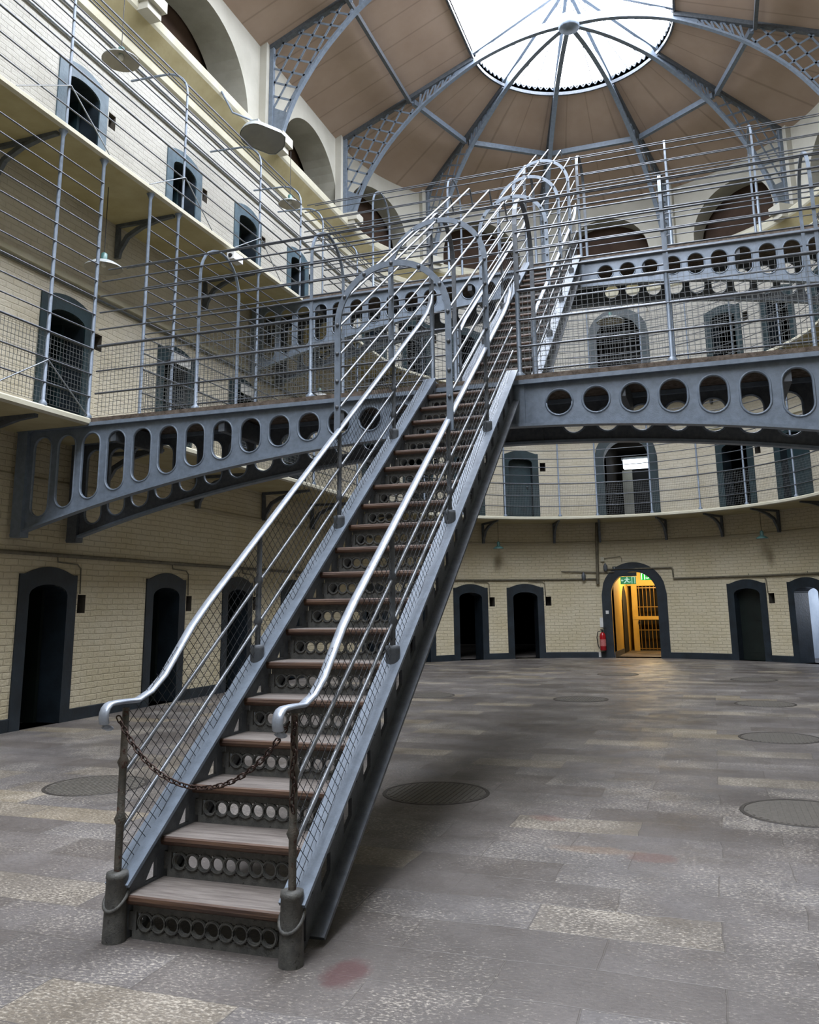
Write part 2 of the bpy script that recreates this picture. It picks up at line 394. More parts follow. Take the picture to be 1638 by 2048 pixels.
# ------------------------------------------------------------------ openings in the horseshoe wall
class Hole:
    def __init__(s, sc, w, zb, spring, crown, kind, depth, mi, square=False, n=10, cut=None):
        s.sc = sc; s.w = w; s.s0 = sc - w / 2; s.s1 = sc + w / 2; s.zb = zb; s.spring = spring; s.crown = crown
        s.kind = kind; s.depth = depth; s.mi = mi; s.square = square
        s.samples = [s.s0 + w * (0.5 - 0.5 * math.cos(PI * i / n)) for i in range(n + 1)] if not square else [s.s0, s.s1]
    def top(s, x):
        if s.square: return s.crown
        t = max(-1, min(1, (x - s.sc) / (s.w / 2)))
        return s.spring + (s.crown - s.spring) * math.sqrt(max(0, 1 - t * t))

NAVE_DOORS = [-6.6, -4.2, -1.6, .85, 3.28, 5.70, 8.33, 10.56, 12.80]
APSE = [-73, -57.5, -42, -26.7, 30.2, 45.8, 61.5, 77]
GATE = 1.7
door_s = [(s, 'L') for s in NAVE_DOORS] + [(sa(a), 'A') for a in APSE] + [(S1 + (YC - y), 'R') for y in NAVE_DOORS]
holes = []; DOORS = []
for fl, z0 in enumerate((0, F1, F2)):
    for s, part in door_s:
        h = Hole(s, .70, z0, z0 + 1.66, z0 + 1.80, 'door', .5, 4)
        holes.append(h); DOORS.append((fl, s, part, h))
        holes.append(Hole(s + .66, .16, z0 + 1.42, 0, z0 + 1.67, 'vent', .32, 5, square=True))
    holes.append(Hole(sa(GATE), 1.24, z0, z0 + 1.70, z0 + 2.32, 'gate', .55, 7 if fl == 0 else 4, n=18))
ARCH_S = [(-.45, 1.6), (4.2, 1.6), (8.85, 1.6), (13.45, 1.55)]
CL = [Hole(s, 2 * r, 11.3, 11.35, 11.35 + r, 'arch', .75, 6, n=24) for s, r in ARCH_S]
CL += [Hole(sa(a), 2.5, 11.3, 11.62, 12.87, 'arch', .6, 6, n=24) for a in (-72, -36, 0, 36, 72)]
CL += [Hole(S1 + (YC - s), 2 * r, 11.3, 11.35, 11.35 + r, 'arch', .75, 6, n=24) for s, r in ARCH_S]
holes += CL
EAVE = 13.35

def wall_segment(name, sA, sB, label):
    mb = MB()
    zcuts = [3.72, 7.33, 10.5]
    hs = [h for h in holes if h.s1 > sA and h.s0 < sB]
    br = {sA, sB}
    n = int((sB - sA) / (.3 if sA >= YC and sB <= S1 + .1 else .9)) + 1
    for i in range(n + 1): br.add(sA + (sB - sA) * i / n)
    for h in hs:
        for x in h.samples:
            if sA < x < sB: br.add(x)
    br = sorted(br); bb = [br[0]]
    for x in br[1:]:
        if x - bb[-1] > 1e-5: bb.append(x)
    def quad(a, b, za0, zb0, za1, zb1, mi):
        mb.face([P(a, 0, za0), P(b, 0, zb0), P(b, 0, zb1), P(a, 0, za1)], mi, [(a, za0), (b, zb0), (b, zb1), (a, za1)])
    for a, b in zip(bb[:-1], bb[1:]):
        m = (a + b) / 2
        act = sorted([h for h in hs if h.s0 < m < h.s1], key=lambda h: h.zb)
        cur = (0.0, 0.0)
        segs = []
        for h in act:
            segs.append((cur, (h.zb, h.zb))); cur = (h.top(a), h.top(b))
            # reveals
            for z0, z1, in (((h.top(a)), (h.top(b))),):
                mb.face([P(a, 0, z0), P(b, 0, z1), P(b, -h.depth, z1), P(a, -h.depth, z0)], h.mi, [(a, 0), (b, 0), (b, .5), (a, .5)])
            mb.face([P(a, 0, h.zb), P(b, 0, h.zb), P(b, -h.depth, h.zb), P(a, -h.depth, h.zb)], h.mi)
            if h.kind in ('vent',):
                mb.face([P(a, -h.depth, h.zb), P(b, -h.depth, h.zb), P(b, -h.depth, h.top(b)), P(a, -h.depth, h.top(a))], 5)
        segs.append((cur, (EAVE + .25, EAVE + .25)))
        for (la, lb), (ua, ub) in segs:
            ca, cb = la, lb
            for zc in zcuts + [99]:
                if zc <= min(ca, cb): continue
                if zc >= max(ua, ub): na, nb = ua, ub
                else: na, nb = zc, zc
                mid = (ca + na) / 2
                mi = 0 if mid < 3.72 else 1 if mid < 7.33 else 2 if mid < 10.5 else 3
                quad(a, b, ca, cb, na, nb, mi)
                ca, cb = na, nb
                if na == ua and nb == ub: break
    for h in hs:
        for x in (h.s0, h.s1):
            if sA < x < sB:
                zt = h.top(x)
                mb.face([P(x, 0, h.zb), P(x, -h.depth, h.zb), P(x, -h.depth, zt), P(x, 0, zt)], h.mi)
    o = obj(name, mb, [M['wall0'], M['wall1'], M['wall2'], M['plaster'], M['navy'], M['ventin'], M['reveal'], M['ochre']])
    tag(o, label, 'wall', kind='structure')
    return o
wall_segment('wall_left', S0, YC, 'tall straight cream brick wall of cells on the left, three storeys high')
wall_segment('wall_back', YC, S1, 'curved cream brick end wall of cells around the far end of the hall')
wall_segment('wall_right', S1, S1 + YC - S0, 'straight brick wall of cells on the right, outside the picture')
# end wall behind the viewer, its grey set dark to weaken bounced light
mb = MB(); mb.face([(-RW, S0, 0), (RW, S0, 0), (RW, S0, 16.5), (-RW, S0, 16.5)], 0, [(0, 0), (12, 0), (12, 16), (0, 16)])
tag(obj('wall_front', mb, paint('darkened_stone_end_wall', '6f6a60', '827c70', .85, scale=2, bump=.2)), 'plain grey stone end wall behind the viewer, darkened to cut bounced light', 'wall', kind='structure')
# floor
mb = MB(); mb.box((-9, S0 - .5, -.2), (9, YC + 14, 0))
tag(obj('floor', mb, M['floor']), 'worn grey stone flag floor of the hall with darker joints and red stains', 'floor', kind='structure')

# cells and recesses behind the openings ------------------------------------------------
# skirting
def swept(name, prof, sA, sB, step, mats, label, cat, kind, gaps=(), mi=None):
    """prof: list of (off, z) swept along the wall; open profile"""
    mb = MB(); ivs = []; cur = sA
    for g0, g1 in sorted(gaps):
        if g1 <= cur or g0 >= sB: continue
        if g0 > cur: ivs.append((cur, g0))
        cur = max(cur, g1)
    if cur < sB: ivs.append((cur, sB))
    for a, b in ivs:
        pts = [a]
        brk = [x for x in (YC, S1) if a < x < b]
        for e in brk + [b]:
            st = step if (pts[-1] >= YC - 1e-6 and e <= S1 + 1e-6) else 3.
            n = max(1, int((e - pts[-1]) / st)); s_ = pts[-1]
            pts += [s_ + (e - s_) * (i + 1) / n for i in range(n)]
        for x0, x1 in zip(pts[:-1], pts[1:]):
            for k in range(len(prof) - 1):
                (o0, z0), (o1, z1) = prof[k], prof[k + 1]
                mb.face([P(x0, o0, z0), P(x1, o0, z0), P(x1, o1, z1), P(x0, o1, z1)], mi[k] if mi else 0,
                        [(x0, k * .3), (x1, k * .3), (x1, k * .3 + .3), (x0, k * .3 + .3)])
        for x in (a, b):
            if len(prof) > 3: mb.face([P(x, o, z) for o, z in prof], mi[0] if mi else 0)
    o = obj(name, mb, mats)
    if label: tag(o, label, cat, kind=kind)
    return o
gaps = [(s - .53, s + .53) for s, _ in door_s] + [(sa(GATE) - .87, sa(GATE) + .87)]
for nm, a, b, lb in (('baseboard_left', S0, YC, 'dark navy painted skirting band along the left wall'), ('baseboard_back', YC, S1, 'dark navy painted skirting band around the curved end wall'), ('baseboard_right', S1, S1 + YC - S0, 'dark navy painted skirting band along the right wall')):
    swept(nm, [(.0, .16), (.012, .16), (.018, .15), (.018, 0)], a, b, .4, M['navy'], lb, 'skirting', 'structure', gaps)

# ------------------------------------------------------------------ doors
door_n = [0]
def frame_mesh(s, z0, w_out, outer, h, n=14):
    """raised painted surround between an outer outline and the opening"""
    mb = MB(); xs = sorted(set([s - w_out / 2 + w_out * i / n for i in range(n + 1)] + h.samples))
    t = .022
    for a, b in zip(xs[:-1], xs[1:]):
        if b - a < 1e-6: continue
        m = (a + b) / 2
        inside = h.s0 < m < h.s1
        la, lb = (h.top(a), h.top(b)) if inside else (z0, z0)
        ua, ub = outer(a), outer(b)
        mb.face([P(a, t, la), P(b, t, lb), P(b, t, ub), P(a, t, ua)])
        mb.face([P(a, t, ua), P(b, t, ub), P(b, 0, ub), P(a, 0, ua)])
        if inside: mb.face([P(a, t, la), P(b, t, lb), P(b, 0, lb), P(a, 0, la)])
    for x, z1 in ((xs[0], outer(xs[0])), (xs[-1], outer(xs[-1])), (h.s0, h.top(h.s0)), (h.s1, h.top(h.s1))):
        mb.face([P(x, 0, z0), P(x, t, z0), P(x, t, z1), P(x, 0, z1)])
    return mb
ORD = ['first', 'second', 'third', 'fourth', 'fifth', 'sixth', 'seventh', 'eighth', 'ninth']
FL = ['ground floor', 'first-floor gallery', 'second-floor gallery']
closed = {(0, 30.2), (1, -26.7), (1, 45.8)}
for fl, s, part, h in DOORS:
    z0 = (0, F1, F2)[fl]
    if part == 'R': continue
    if part == 'L' and s < .5: continue
    door_n[0] += 1
    # which one is it
    if part == 'L':
        vis = [x for x in NAVE_DOORS if x > 5]
        if s > 5: lab = f'{ORD[vis.index(s)]} dark cell doorway from the near end of the left wall, {FL[fl]}'
        else: lab = f'dark cell doorway on the left wall left of the picture, {"nearer" if s < 2 else "next to the frame edge"}, {FL[fl]}'
        ang = None
    else:
        ang = min(APSE, key=lambda a: abs(sa(a) - s))
        k = [a for a in APSE if a > 0].index(ang) if ang > 0 else [a for a in reversed(APSE) if a < 0].index(ang)
        side = 'right' if ang > 0 else 'left'
        lab = f'{ORD[k]} cell doorway to the {side} of the central archway on the curved end wall, {FL[fl]}'
    d = thing(f'door_{door_n[0]}', lab, 'door', P(s, 0, z0), kind='structure')
    def outer(x, s=s, z0=z0):
        t = abs(x - s) / .53
        return z0 + 1.93 + .10 * max(0, 1 - (t / .82) ** 2) if t < .82 else z0 + 1.93
    fm = M['navy'] if fl == 0 else (M['teal'] if fl == 1 or part == 'A' else M['blue'])
    obj('door_frame', frame_mesh(s, z0, 1.06, outer, h), fm, d)
    if fl == 1 and part == 'L' and s in (8.33, 10.56):
        b = MB(); b.box((s - .12, .022, F1 + 1.74), (s + .38, .036, F1 + 1.92), fn=P); o = obj('door_plaque', b, M['white'], d); o['label'] = 'pale plaque at the top of the door surround'
    if fl == 0 and ang == 45.8: continue
    # door leaf: closed leaf or one standing half open inside the cell
    mb = MB()
    if ang is not None and (fl, ang) in closed:
        mb.box((s - .35, -.30, z0), (s + .35, -.25, z0 + 1.82), fn=P)
        mb.box((s - .27, -.25, z0 + 1.0), (s + .27, -.24, z0 + 1.6), fn=P); mb.box((s - .27, -.25, z0 + .2), (s + .27, -.24, z0 + .85), fn=P)
        lf = obj('door_leaf', mb, M['leaf'] if fl == 0 else M['teal'], d)
        k = MB(); k.lathe([(.0, -.02), (.03, -.02), (.03, .02), (.0, .02)], P(s + .24, -.22, z0 + 1.0), 10)
        obj('lock', k, M['irond'], lf)
    else:
        # opened inwards against the far jamb
        sg = 1 if part == 'L' else (-1 if (ang or 0) < 0 else 1)
        a0 = Vector(P(s + sg * .33, -.34, z0)); a1 = Vector(P(s + sg * .28, -.95, z0))
        up = Vector((0, 0, 1.8)); dd = (P(s - sg * .01, 0, 0) - P(s, 0, 0)).normalized() * .05
        c = [a0, a1, a1 + dd, a0 + dd]
        n = len(mb.v); pts = c + [p + up for p in c]
        for q in ((0, 1, 5, 4), (1, 2, 6, 5), (2, 3, 7, 6), (3, 0, 4, 7), (4, 5, 6, 7)): mb.face([pts[i] for i in q])
        obj('door_leaf', mb, M['leaf'] if fl == 0 else M['teal'], d)
# pale cell behind the last ground-floor doorway on the right
mb = MB(); s = sa(45.8)
for q in ([(s - .5, -.55), (s + 1.4, -.55 - 2.6)], [(s - .9, -2.2), (s + 1.6, -3.2)]):
    (a, oa), (b, ob_) = q
c0, c1, c2, c3 = P(s - 1.1, -.52, 0), P(s - 1.1, -3.2, 0), P(s + .9, -3.2, 0), P(s + .9, -.52, 0)
for a, b in ((c0, c1), (c1, c2), (c2, c3)): mb.face([a, b, b + Vector((0, 0, 2.3)), a + Vector((0, 0, 2.3))])
mb.face([c + Vector((0, 0, 2.3)) for c in (c0, c1, c2, c3)])
wb = MB(); m0 = c1.lerp(c2, .25) + Vector((0, 0, 1.25)); m1 = c1.lerp(c2, .75) + Vector((0, 0, 1.25)); inw = (c0 - c1).normalized() * .02
wb.face([m0 + inw, m1 + inw, m1 + inw + Vector((0, 0, .7)), m0 + inw + Vector((0, 0, .7))])
tag(obj('window_2', wb, emit('cell_window_daylight', 'e6eefc', 7.0)), 'small bright cell window beyond the rightmost ground-floor doorway', 'window', kind='structure')
tag(obj('trim_1', mb, M['cellwall']), 'pale blue cell interior seen through the rightmost ground-floor doorway', 'wall', kind='structure')

# ---- arched gateways in the middle of the curved wall
for fl, z0 in enumerate((0, F1, F2)):
    door_n[0] += 1
    sg = sa(GATE); h = [x for x in holes if x.kind == 'gate' and abs(x.zb - z0) < .01][0]
    d = thing(f'door_{door_n[0]}', ('arched ground-floor gateway with dark navy surround and yellow light inside', 'arched first-floor gateway with a lit fluorescent lamp inside', 'arched second-floor gateway in the middle of the curved wall')[fl], 'archway', P(sg, 0, z0), kind='structure')
    def outer(x, z0=z0):
        t = max(-1, min(1, (x - sg) / .88))
        return z0 + 1.70 + .88 * math.sqrt(max(0, 1 - t * t))
    fmsh = frame_mesh(sg, z0, 1.76, outer, h, 28)
    obj('door_frame', fmsh, M['navy'] if fl == 0 else M['teal'], d)
    # corridor behind
    f = lambda x, y, z: P(sg, 0, 0) + (P(sg, -1, 0) - P(sg, 0, 0)) * y + (P(sg + .01, 0, 0) - P(sg - .01, 0, 0)).normalized() * x + Vector((0, 0, z))
    mb = MB(); L_ = 6.0; wv = .62
    cm = 0
    z1 = z0 + 2.5
    for a in ((-wv, .5, -wv, L_), (wv, .5, wv, L_)):
        mb.face([f(a[0], a[1], z0), f(a[2], a[3], z0), f(a[2], a[3], z1), f(a[0], a[1], z1)], cm)
    mb.face([f(-wv, .5, z1), f(wv, .5, z1), f(wv, L_, z1), f(-wv, L_, z1)], cm)
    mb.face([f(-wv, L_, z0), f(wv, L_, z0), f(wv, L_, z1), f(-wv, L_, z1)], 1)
    mb.face([f(-wv, .5, z0 + .004), f(wv, .5, z0 + .004), f(wv, L_, z0 + .004), f(-wv, L_, z0 + .004)], 2)
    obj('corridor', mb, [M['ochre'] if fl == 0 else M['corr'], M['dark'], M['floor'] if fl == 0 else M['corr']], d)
    GF = f
    if fl == 0:
        # dark lower band and a pointed inner doorway in the left corridor wall
        b = MB(); b.box((-wv + .002, .02, 0), (-wv + .02, 2.1, .15), fn=f); obj('corridor_skirting', b, M['irond'], d)
        b = MB()
        arch = [(2.15, .02), (3.1, .02), (3.1, 1.55), (2.88, 1.82), (2.62, 1.98), (2.36, 1.82), (2.15, 1.55)]
        b.plate(arch, [], lambda u, v, dd: f(-wv + dd, u, v), .004, .03); obj('inner_doorway', b, M['dark'], d)
        # iron gate standing across the passage
        g = thing('iron_gate', 'yellow-lit barred iron gate inside the ground-floor archway', 'gate', f(0, 3.7, 0))
        y = 3.7
        b = MB(); b.box((-.50, y - .04, 0), (-.33, y + .06, 2.1), fn=f); obj('gate_post', b, M['ochre'], g)
        for k in range(8):
            b = MB(); x = -.27 + k * .115; b.tube([f(x, y, .03), f(x, y, 1.98)], .013, 6); obj('bar', b, M['ochreiron'], g)
        for zz, hh in ((.05, .03), (.62, .025), (1.33, .025), (1.92, .03)):
            b = MB(); b.box((-.33, y - .02, zz), (.60, y + .02, zz + hh), fn=f); obj('cross_rail', b, M['ochreiron'], g)
        b = MB(); b.box((-.5, y - .05, .95), (.35, y - .02, 1.06), fn=f); obj('lock_bar', b, M['ochre'], g)
        b = MB(); b.tube([f(-.3 + .04 * math.sin(t), y - .06, .86 + .05 * math.cos(t)) for t in [i * PI / 6 for i in range(12)]], .008, 5, closed=True); obj('padlock', b, M['irond'], g)
        b = MB(); b.box((-wv, y - .02, 2.0), (wv, y + .08, 2.5), fn=f); obj('lintel_panel', b, M['ochre'], d)
        b = MB(); b.box((-.33, y + .25, .01), (wv, y + .3, 2.02), fn=f); obj('passage_shade_sheet', b, M['dark'], d)  # black sheet added as the shade of the passage beyond the bars
        # exit signs
        def exit_sign(name, x0, yy, zz, w, hgt, gm, wm, label, mirror):
            t = thing(name, label, 'sign', f(x0, yy, zz))
            b = MB(); b.box((x0, yy, zz), (x0 + w, yy + .03, zz + hgt), fn=f); obj('sign_board', b, gm, t)
            def q(u, v): return (x0 + (1 - u if mirror else u) * w, zz + v * hgt)
            b = MB()
            fd = lambda u, v, dd: f(u, yy + dd, v)
            # running figure
            man = [[(.40, .80), (.46, .80), (.46, .92), (.40, .92)], [(.36, .45), (.46, .45), (.50, .76), (.38, .76)], [(.46, .74), (.60, .60), (.57, .54), (.45, .64)],
                   [(.37, .74), (.25, .62), (.28, .55), (.40, .66)], [(.42, .48), (.56, .30), (.66, .34), (.66, .26), (.54, .20), (.40, .38)], [(.36, .48), (.40, .40), (.28, .12), (.20, .14)]]
            door = [[(.72, .08), (.76, .08), (.76, .9), (.72, .9)], [(.90, .08), (.94, .08), (.94, .9), (.90, .9)], [(.72, .9), (.94, .9), (.94, .96), (.72, .96)]]
            arrow = [[(.04, .5), (.12, .7), (.12, .3)], [(.12, .45), (.20, .45), (.20, .55), (.12, .55)]]
            for pg in man + door + arrow: b.plate([q(*p) for p in pg], [], fd, -.006, -.001)
            obj('pictogram', b, wm, t)
        exit_sign('exit_sign', -.34, -.05, 1.98, .42, .21, M['exitdim'], M['exitgrey'], 'pale green exit sign with running figure hung in front of the archway', False)
        b = MB(); b.box((-.38, -.06, 2.2), (.1, .02, 2.3), fn=f); obj('sign_hanger', b, M['navy'], d)
        exit_sign('exit_sign', .12, .75, 2.1, .44, .2, M['exitgreen'], M['exitwhite'], 'bright lit green exit sign inside the archway on the right', True)
        # wall light behind
        lt = bpy.data.lights.new('corridor_lamp', 'POINT'); lt.energy = 30; lt.color = (1, .80, .48); lt.shadow_soft_size = .12
        lo = bpy.data.objects.new('ceiling_bulb', lt); COL.objects.link(lo); lo.location = f(.15, 2.4, 2.25)
        tag(lo, 'warm yellow lamp lighting the gateway passage', 'lamp')
    if fl == 1:
        t = thing('fluorescent_lamp', 'glowing fluorescent strip lamp hanging inside the first-floor archway', 'lamp', f(.1, 2.2, z0 + 2.0))
        b = MB(); b.box((-.3, 1.9, z0 + 1.72), (.7, 2.2, z0 + 1.98), fn=f); obj('diffuser', b, M['tube'], t)
        b = MB(); b.box((-.35, 1.95, z0 + 1.98), (.75, 2.15, z0 + 2.06), fn=f); obj('housing', b, M['lampgrey'], t)
        b = MB(); b.box((-.42, 2.6, z0), (-.12, 2.66, z0 + 1.75), fn=f); b.box((-.12, 2.64, z0), (.5, 2.66, z0 + 1.75), mi=1, fn=f); obj('inner_door', b, [M['reveal'], M['dark']], d)
    if fl == 2:
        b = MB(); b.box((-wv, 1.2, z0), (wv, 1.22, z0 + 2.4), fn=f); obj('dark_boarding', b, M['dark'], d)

# recesses behind the clerestory arches (sloping boarded ceilings)
mb = MB()
for h in CL:
    a, b = h.s0 - .1, h.s1 + .1
    n = 6
    for i in range(n):
        x0 = a + (b - a) * i / n; x1 = a + (b - a) * (i + 1) / n
        mb.face([P(x0, -h.depth - .35, 10.9), P(x1, -h.depth - .35, 10.9), P(x1, -h.depth, 13.2), P(x0, -h.depth, 13.2)], 0)
        mb.face([P(x0, -h.depth - .35, 11.3), P(x1, -h.depth - .35, 11.3), P(x1, -.0, 11.3), P(x0, 0, 11.3)], 1)
tag(obj('trim_2', mb, [M['boards'], M['reveal']]), 'dark brown boarding at the back of the upper arched recesses', 'boarding', kind='structure')

# painted rail line and cornice
swept('trim_3', [(0, 3.12), (.03, 3.13), (.03, 3.17), (0, 3.2)], S0, S1 + YC - S0, .35, M['wall0'], 'thin plaster ledge along the walls just under the first gallery', 'moulding', 'structure')
swept('trim_4', [(0, 6.02), (.05, 6.05), (.05, 6.13), (0, 6.15)], S0, S1 + YC - S0, .35, M['cornice'], 'thin plaster ledge along the walls above the first-floor doorways', 'moulding', 'structure')
swept('trim_5', [(0, 10.36), (.05, 10.40), (.07, 10.52), (.04, 10.55), (.33, 10.86), (.36, 10.9), (.38, 11.03), (.36, 11.06), (0, 11.32)], S0, S1 + YC - S0, .3, [M['cornice'], M['soffit']], 'heavy cream cornice running round the hall under the upper arches', 'cornice', 'structure', mi=[0, 0, 0, 1, 0, 0, 0, 0])

# ------------------------------------------------------------------ roof
SK = 2.42                                   # half width of the skylight
def zr(r): return EAVE + (RW - r) * .43
ZS = zr(SK); RIDGE = 16.35
YT = 15.0
mb = MB()
for sx in (-1, 1):
    n = 14
    for i in range(n):
        y0 = S0 + (YT - S0) * i / n; y1 = S0 + (YT - S0) * (i + 1) / n
        mb.face([(sx * (RW + .05), y0, zr(RW + .05)), (sx * (RW + .05), y1, zr(RW + .05)), (sx * SK, y1, ZS), (sx * SK, y0, ZS)], 0, [(y0, 0), (y1, 0), (y1, 4), (y0, 4)])
n = 60
for i in range(n):
    a0 = -PI / 2 + PI * i / n; a1 = -PI / 2 + PI * (i + 1) / n
    q = lambda r, a: (r * math.sin(a), YT + r * math.cos(a), zr(r))
    u0, u1 = YT + (a0 + PI / 2) * 4, YT + (a1 + PI / 2) * 4
    mb.face([q(RW + .05, a0), q(RW + .05, a1), q(SK, a1), q(SK, a0)], 0, [(u0, 0), (u1, 0), (u1, 4), (u0, 4)])
tag(obj('ceiling', mb, M['ceil']), 'sloping brown boarded ceiling around the skylight', 'ceiling', kind='structure')
# skylight: rim, glazing bars, glass
sk = thing('window_1', 'long glazed skylight with a rounded end, blown out white by daylight', 'skylight', (0, 10, ZS), kind='structure')
mb = MB()
for sx in (-1, 1):
    mb.face([(sx * SK, S0, ZS + .2), (sx * SK, YT, ZS + .2), (0, YT, RIDGE), (0, S0, RIDGE)])
for i in range(n):
    a0 = -PI / 2 + PI * i / n; a1 = -PI / 2 + PI * (i + 1) / n
    mb.face([(SK * math.sin(a0), YT + SK * math.cos(a0), ZS + .2), (SK * math.sin(a1), YT + SK * math.cos(a1), ZS + .2), (0, YT, RIDGE)])
obj('glass', mb, M['sky'], sk)
def rimpts(r, z, k=40):
    return [(-r, S0, z)] + [(-r, S0 + (YT - S0) * i / 6, z) for i in range(1, 7)] + [(r * math.sin(-PI / 2 + PI * i / k), YT + r * math.cos(-PI / 2 + PI * i / k), z) for i in range(1, k)] + [(r, YT - (YT - S0) * i / 6, z) for i in range(7)]
mb = MB(); mb.strip(rimpts(SK, ZS - .0), .09, .05, (0, 0, 1)); obj('rim', mb, M['irond'], sk)
mb = MB()
for i in range(46):
    a0 = -PI / 2 + PI * i / 46; a1 = -PI / 2 + PI * (i + .5) / 46; a2 = -PI / 2 + PI * (i + 1) / 46
    c = lambda a, z: (SK * .985 * math.sin(a), YT + SK * .985 * math.cos(a), ZS + z)
    mb.bar(c(a0, .1), c(a1, .2), .025, .025); mb.bar(c(a1, .2), c(a2, .1), .025, .025)
obj('zigzag_trim', mb, M['iron'], sk)
for i in range(1, 15):
    a = -PI / 2 + PI * i / 15
    mb = MB(); mb.bar((SK * math.sin(a), YT + SK * math.cos(a), ZS + .17), (.08 * math.sin(a), YT + .08 * math.cos(a), RIDGE - .08), .02, .035); obj('glazing_bar', mb, M['steel'], sk)
yy = YT - .9
while yy > S0:
    for sx in (-1, 1):
        mb = MB(); mb.bar((sx * SK, yy, ZS + .17), (0, yy, RIDGE - .05), .02, .035); obj('glazing_bar', mb, M['steel'], sk)
    yy -= 1.5
mb = MB(); mb.bar((0, S0, RIDGE - .06), (0, YT, RIDGE - .06), .06, .06); obj('ridge_bar', mb, M['steel'], sk)

# lower chord of the arched trusses: (radius from axis, height)
LC = [(5.62, 11.25), (5.45, 11.75), (5.2, 12.25), (4.67, 13.0), (4.0, 13.68), (3.5, 14.06), (2.9, 14.45), (2.2, 14.82), (1.4, 15.07), (.7, 15.19), (0, 15.22)]
def lz(r):
    for (r0, z0), (r1, z1) in zip(LC[:-1], LC[1:]):
        if r1 <= r <= r0: return z1 + (z0 - z1) * (r - r1) / (r0 - r1)
    return LC[0][1]
def lc_fine(rmin=0):
    pts = []
    k = 40
    for i in range(k + 1):
        t = i / k * (len(LC) - 1); j = min(int(t), len(LC) - 2); u = t - j
        p = [LC[max(j - 1, 0)], LC[j], LC[j + 1], LC[min(j + 2, len(LC) - 1)]]
        c = [.5 * (2 * p[1][d] + (p[2][d] - p[0][d]) * u + (2 * p[0][d] - 5 * p[1][d] + 4 * p[2][d] - p[3][d]) * u * u + (-p[0][d] + 3 * p[1][d] - 3 * p[2][d] + p[3][d]) * u ** 3) for d in (0, 1)]
        if c[0] >= rmin - 1e-6: pts.append(tuple(c))
    return pts
LF = lc_fine()
def half_truss(t, F, ax, heavy):
    """F(r, z) -> world point; ax = direction across the truss"""
    XW = 5.88
    b = MB(); b.bar(F(XW, 11.2), F(XW, zr(XW) - .05), .09, .09, up=ax); obj('wall_post', b, M['iron'], t)
    b = MB(); b.bar(F(XW + .05, zr(XW) - .06), F(SK, ZS - .06), .11, .12, up=ax); obj('upper_chord', b, M['irond'], t)
    b = MB(); b.strip([F(r, z) for r, z in LF], .12, .05, ax); obj('lower_chord', b, M['iron'], t)
    b = MB()
    def inside(r, z): return r < XW - .02 and z < zr(r) - .1 and z > lz(min(r, 5.62)) + .02 and r > (4.05 if heavy else 4.3) and not (r > 5.62)
    def ins(r, z): return (r <= XW and z <= zr(r) - .1 and r >= 4.0 and z >= (lz(r) if r <= 5.62 else 11.3))
    def clip_line(p, d):
        run = None; k = 0; segs = []
        while k < 400:
            q = (p[0] + d[0] * k * .02, p[1] + d[1] * k * .02)
            if ins(*q):
                if run is None: run = q
                last = q
            elif run is not None:
                segs.append((run, last)); run = None
            k += 1
        return segs
    st = .33
    for i in range(-12, 24):
        for d, p in (((-.91, -.41), (6.1, 11.0 + i * st)), ((-.51, .86), (6.1, 8.0 + i * st * 1.75))):
            for a, c in clip_line(p, d):
                if (Vector(a) - Vector(c)).length > .12: b.bar(F(*a), F(*c), .045, .016, up=ax)
    obj('lattice', b, M['iron'], t)
    b = MB(); b.plate([(5.88, 11.2), (5.62, 11.2), (5.45, 11.72), (5.88, 11.95)], [], lambda u, v, dd: F(u, v) + ax * dd, -.01, .01)
    obj('foot_plate', b, M['iron'], t)
    b = MB(); r = 3.85; k = 0
    while r > 2.9:
        r2 = r - .2
        b.bar(F(r, lz(r) + .02), F(r - .05, zr(r) - .1), .045, .018, up=ax); b.bar(F(r, lz(r) + .02), F(r2, zr(r2) - .1), .04, .018, up=ax); r = r2
    obj('web_posts', b, M['iron'], t)
    # solid web plate near the skylight
    top = [(r, min(zr(r) - .1, 99)) for r in (2.9, 2.6, SK)] + [(r, lz(r) + (.30 if r > 1 else .22)) for r in (2.2, 1.6, 1.0, .5, 0)]
    bot = [(r, z) for r, z in LF if r <= 2.9]
    b = MB(); b.plate(top + list(reversed(bot)), [], lambda u, v, dd: F(u, v) + ax * dd, -.012, .012); obj('web_plate', b, M['iron'], t)
    b = MB(); b.bar(F(SK, ZS + .1), F(.12, RIDGE - .15), .07, .09, up=ax); obj('skylight_rafter', b, M['iron'], t)
trs = [15.0, 11.05, 6.55, 2.05, -2.45]
tl = ['arched iron roof truss across the hall where the curved end begins', 'arched iron lattice truss nearest the viewer in the roof, upper left', 'iron lattice roof truss above the viewer', 'iron lattice roof truss over the foot of the stairs, overhead', 'iron lattice roof truss behind the viewer']
for y, lb in zip(trs, tl):
    t = thing('roof_truss', lb, 'roof truss', (0, y, 11.2), 'arched trusses across the hall')
    for sx in (-1, 1): half_truss(t, lambda r, z, sx=sx, y=y: Vector((sx * r, y, z)), Vector((0, 1, 0)), True)
    if y == 15.0:
        b = MB(); b.lathe([(.02, -.09), (.24, -.09), (.26, .0), (.24, .2), (.02, .2)], (0, y, 15.2), 24); obj('hub', b, M['iron'], t)
rl = ['far left', 'left of centre', 'right of centre', 'far right']
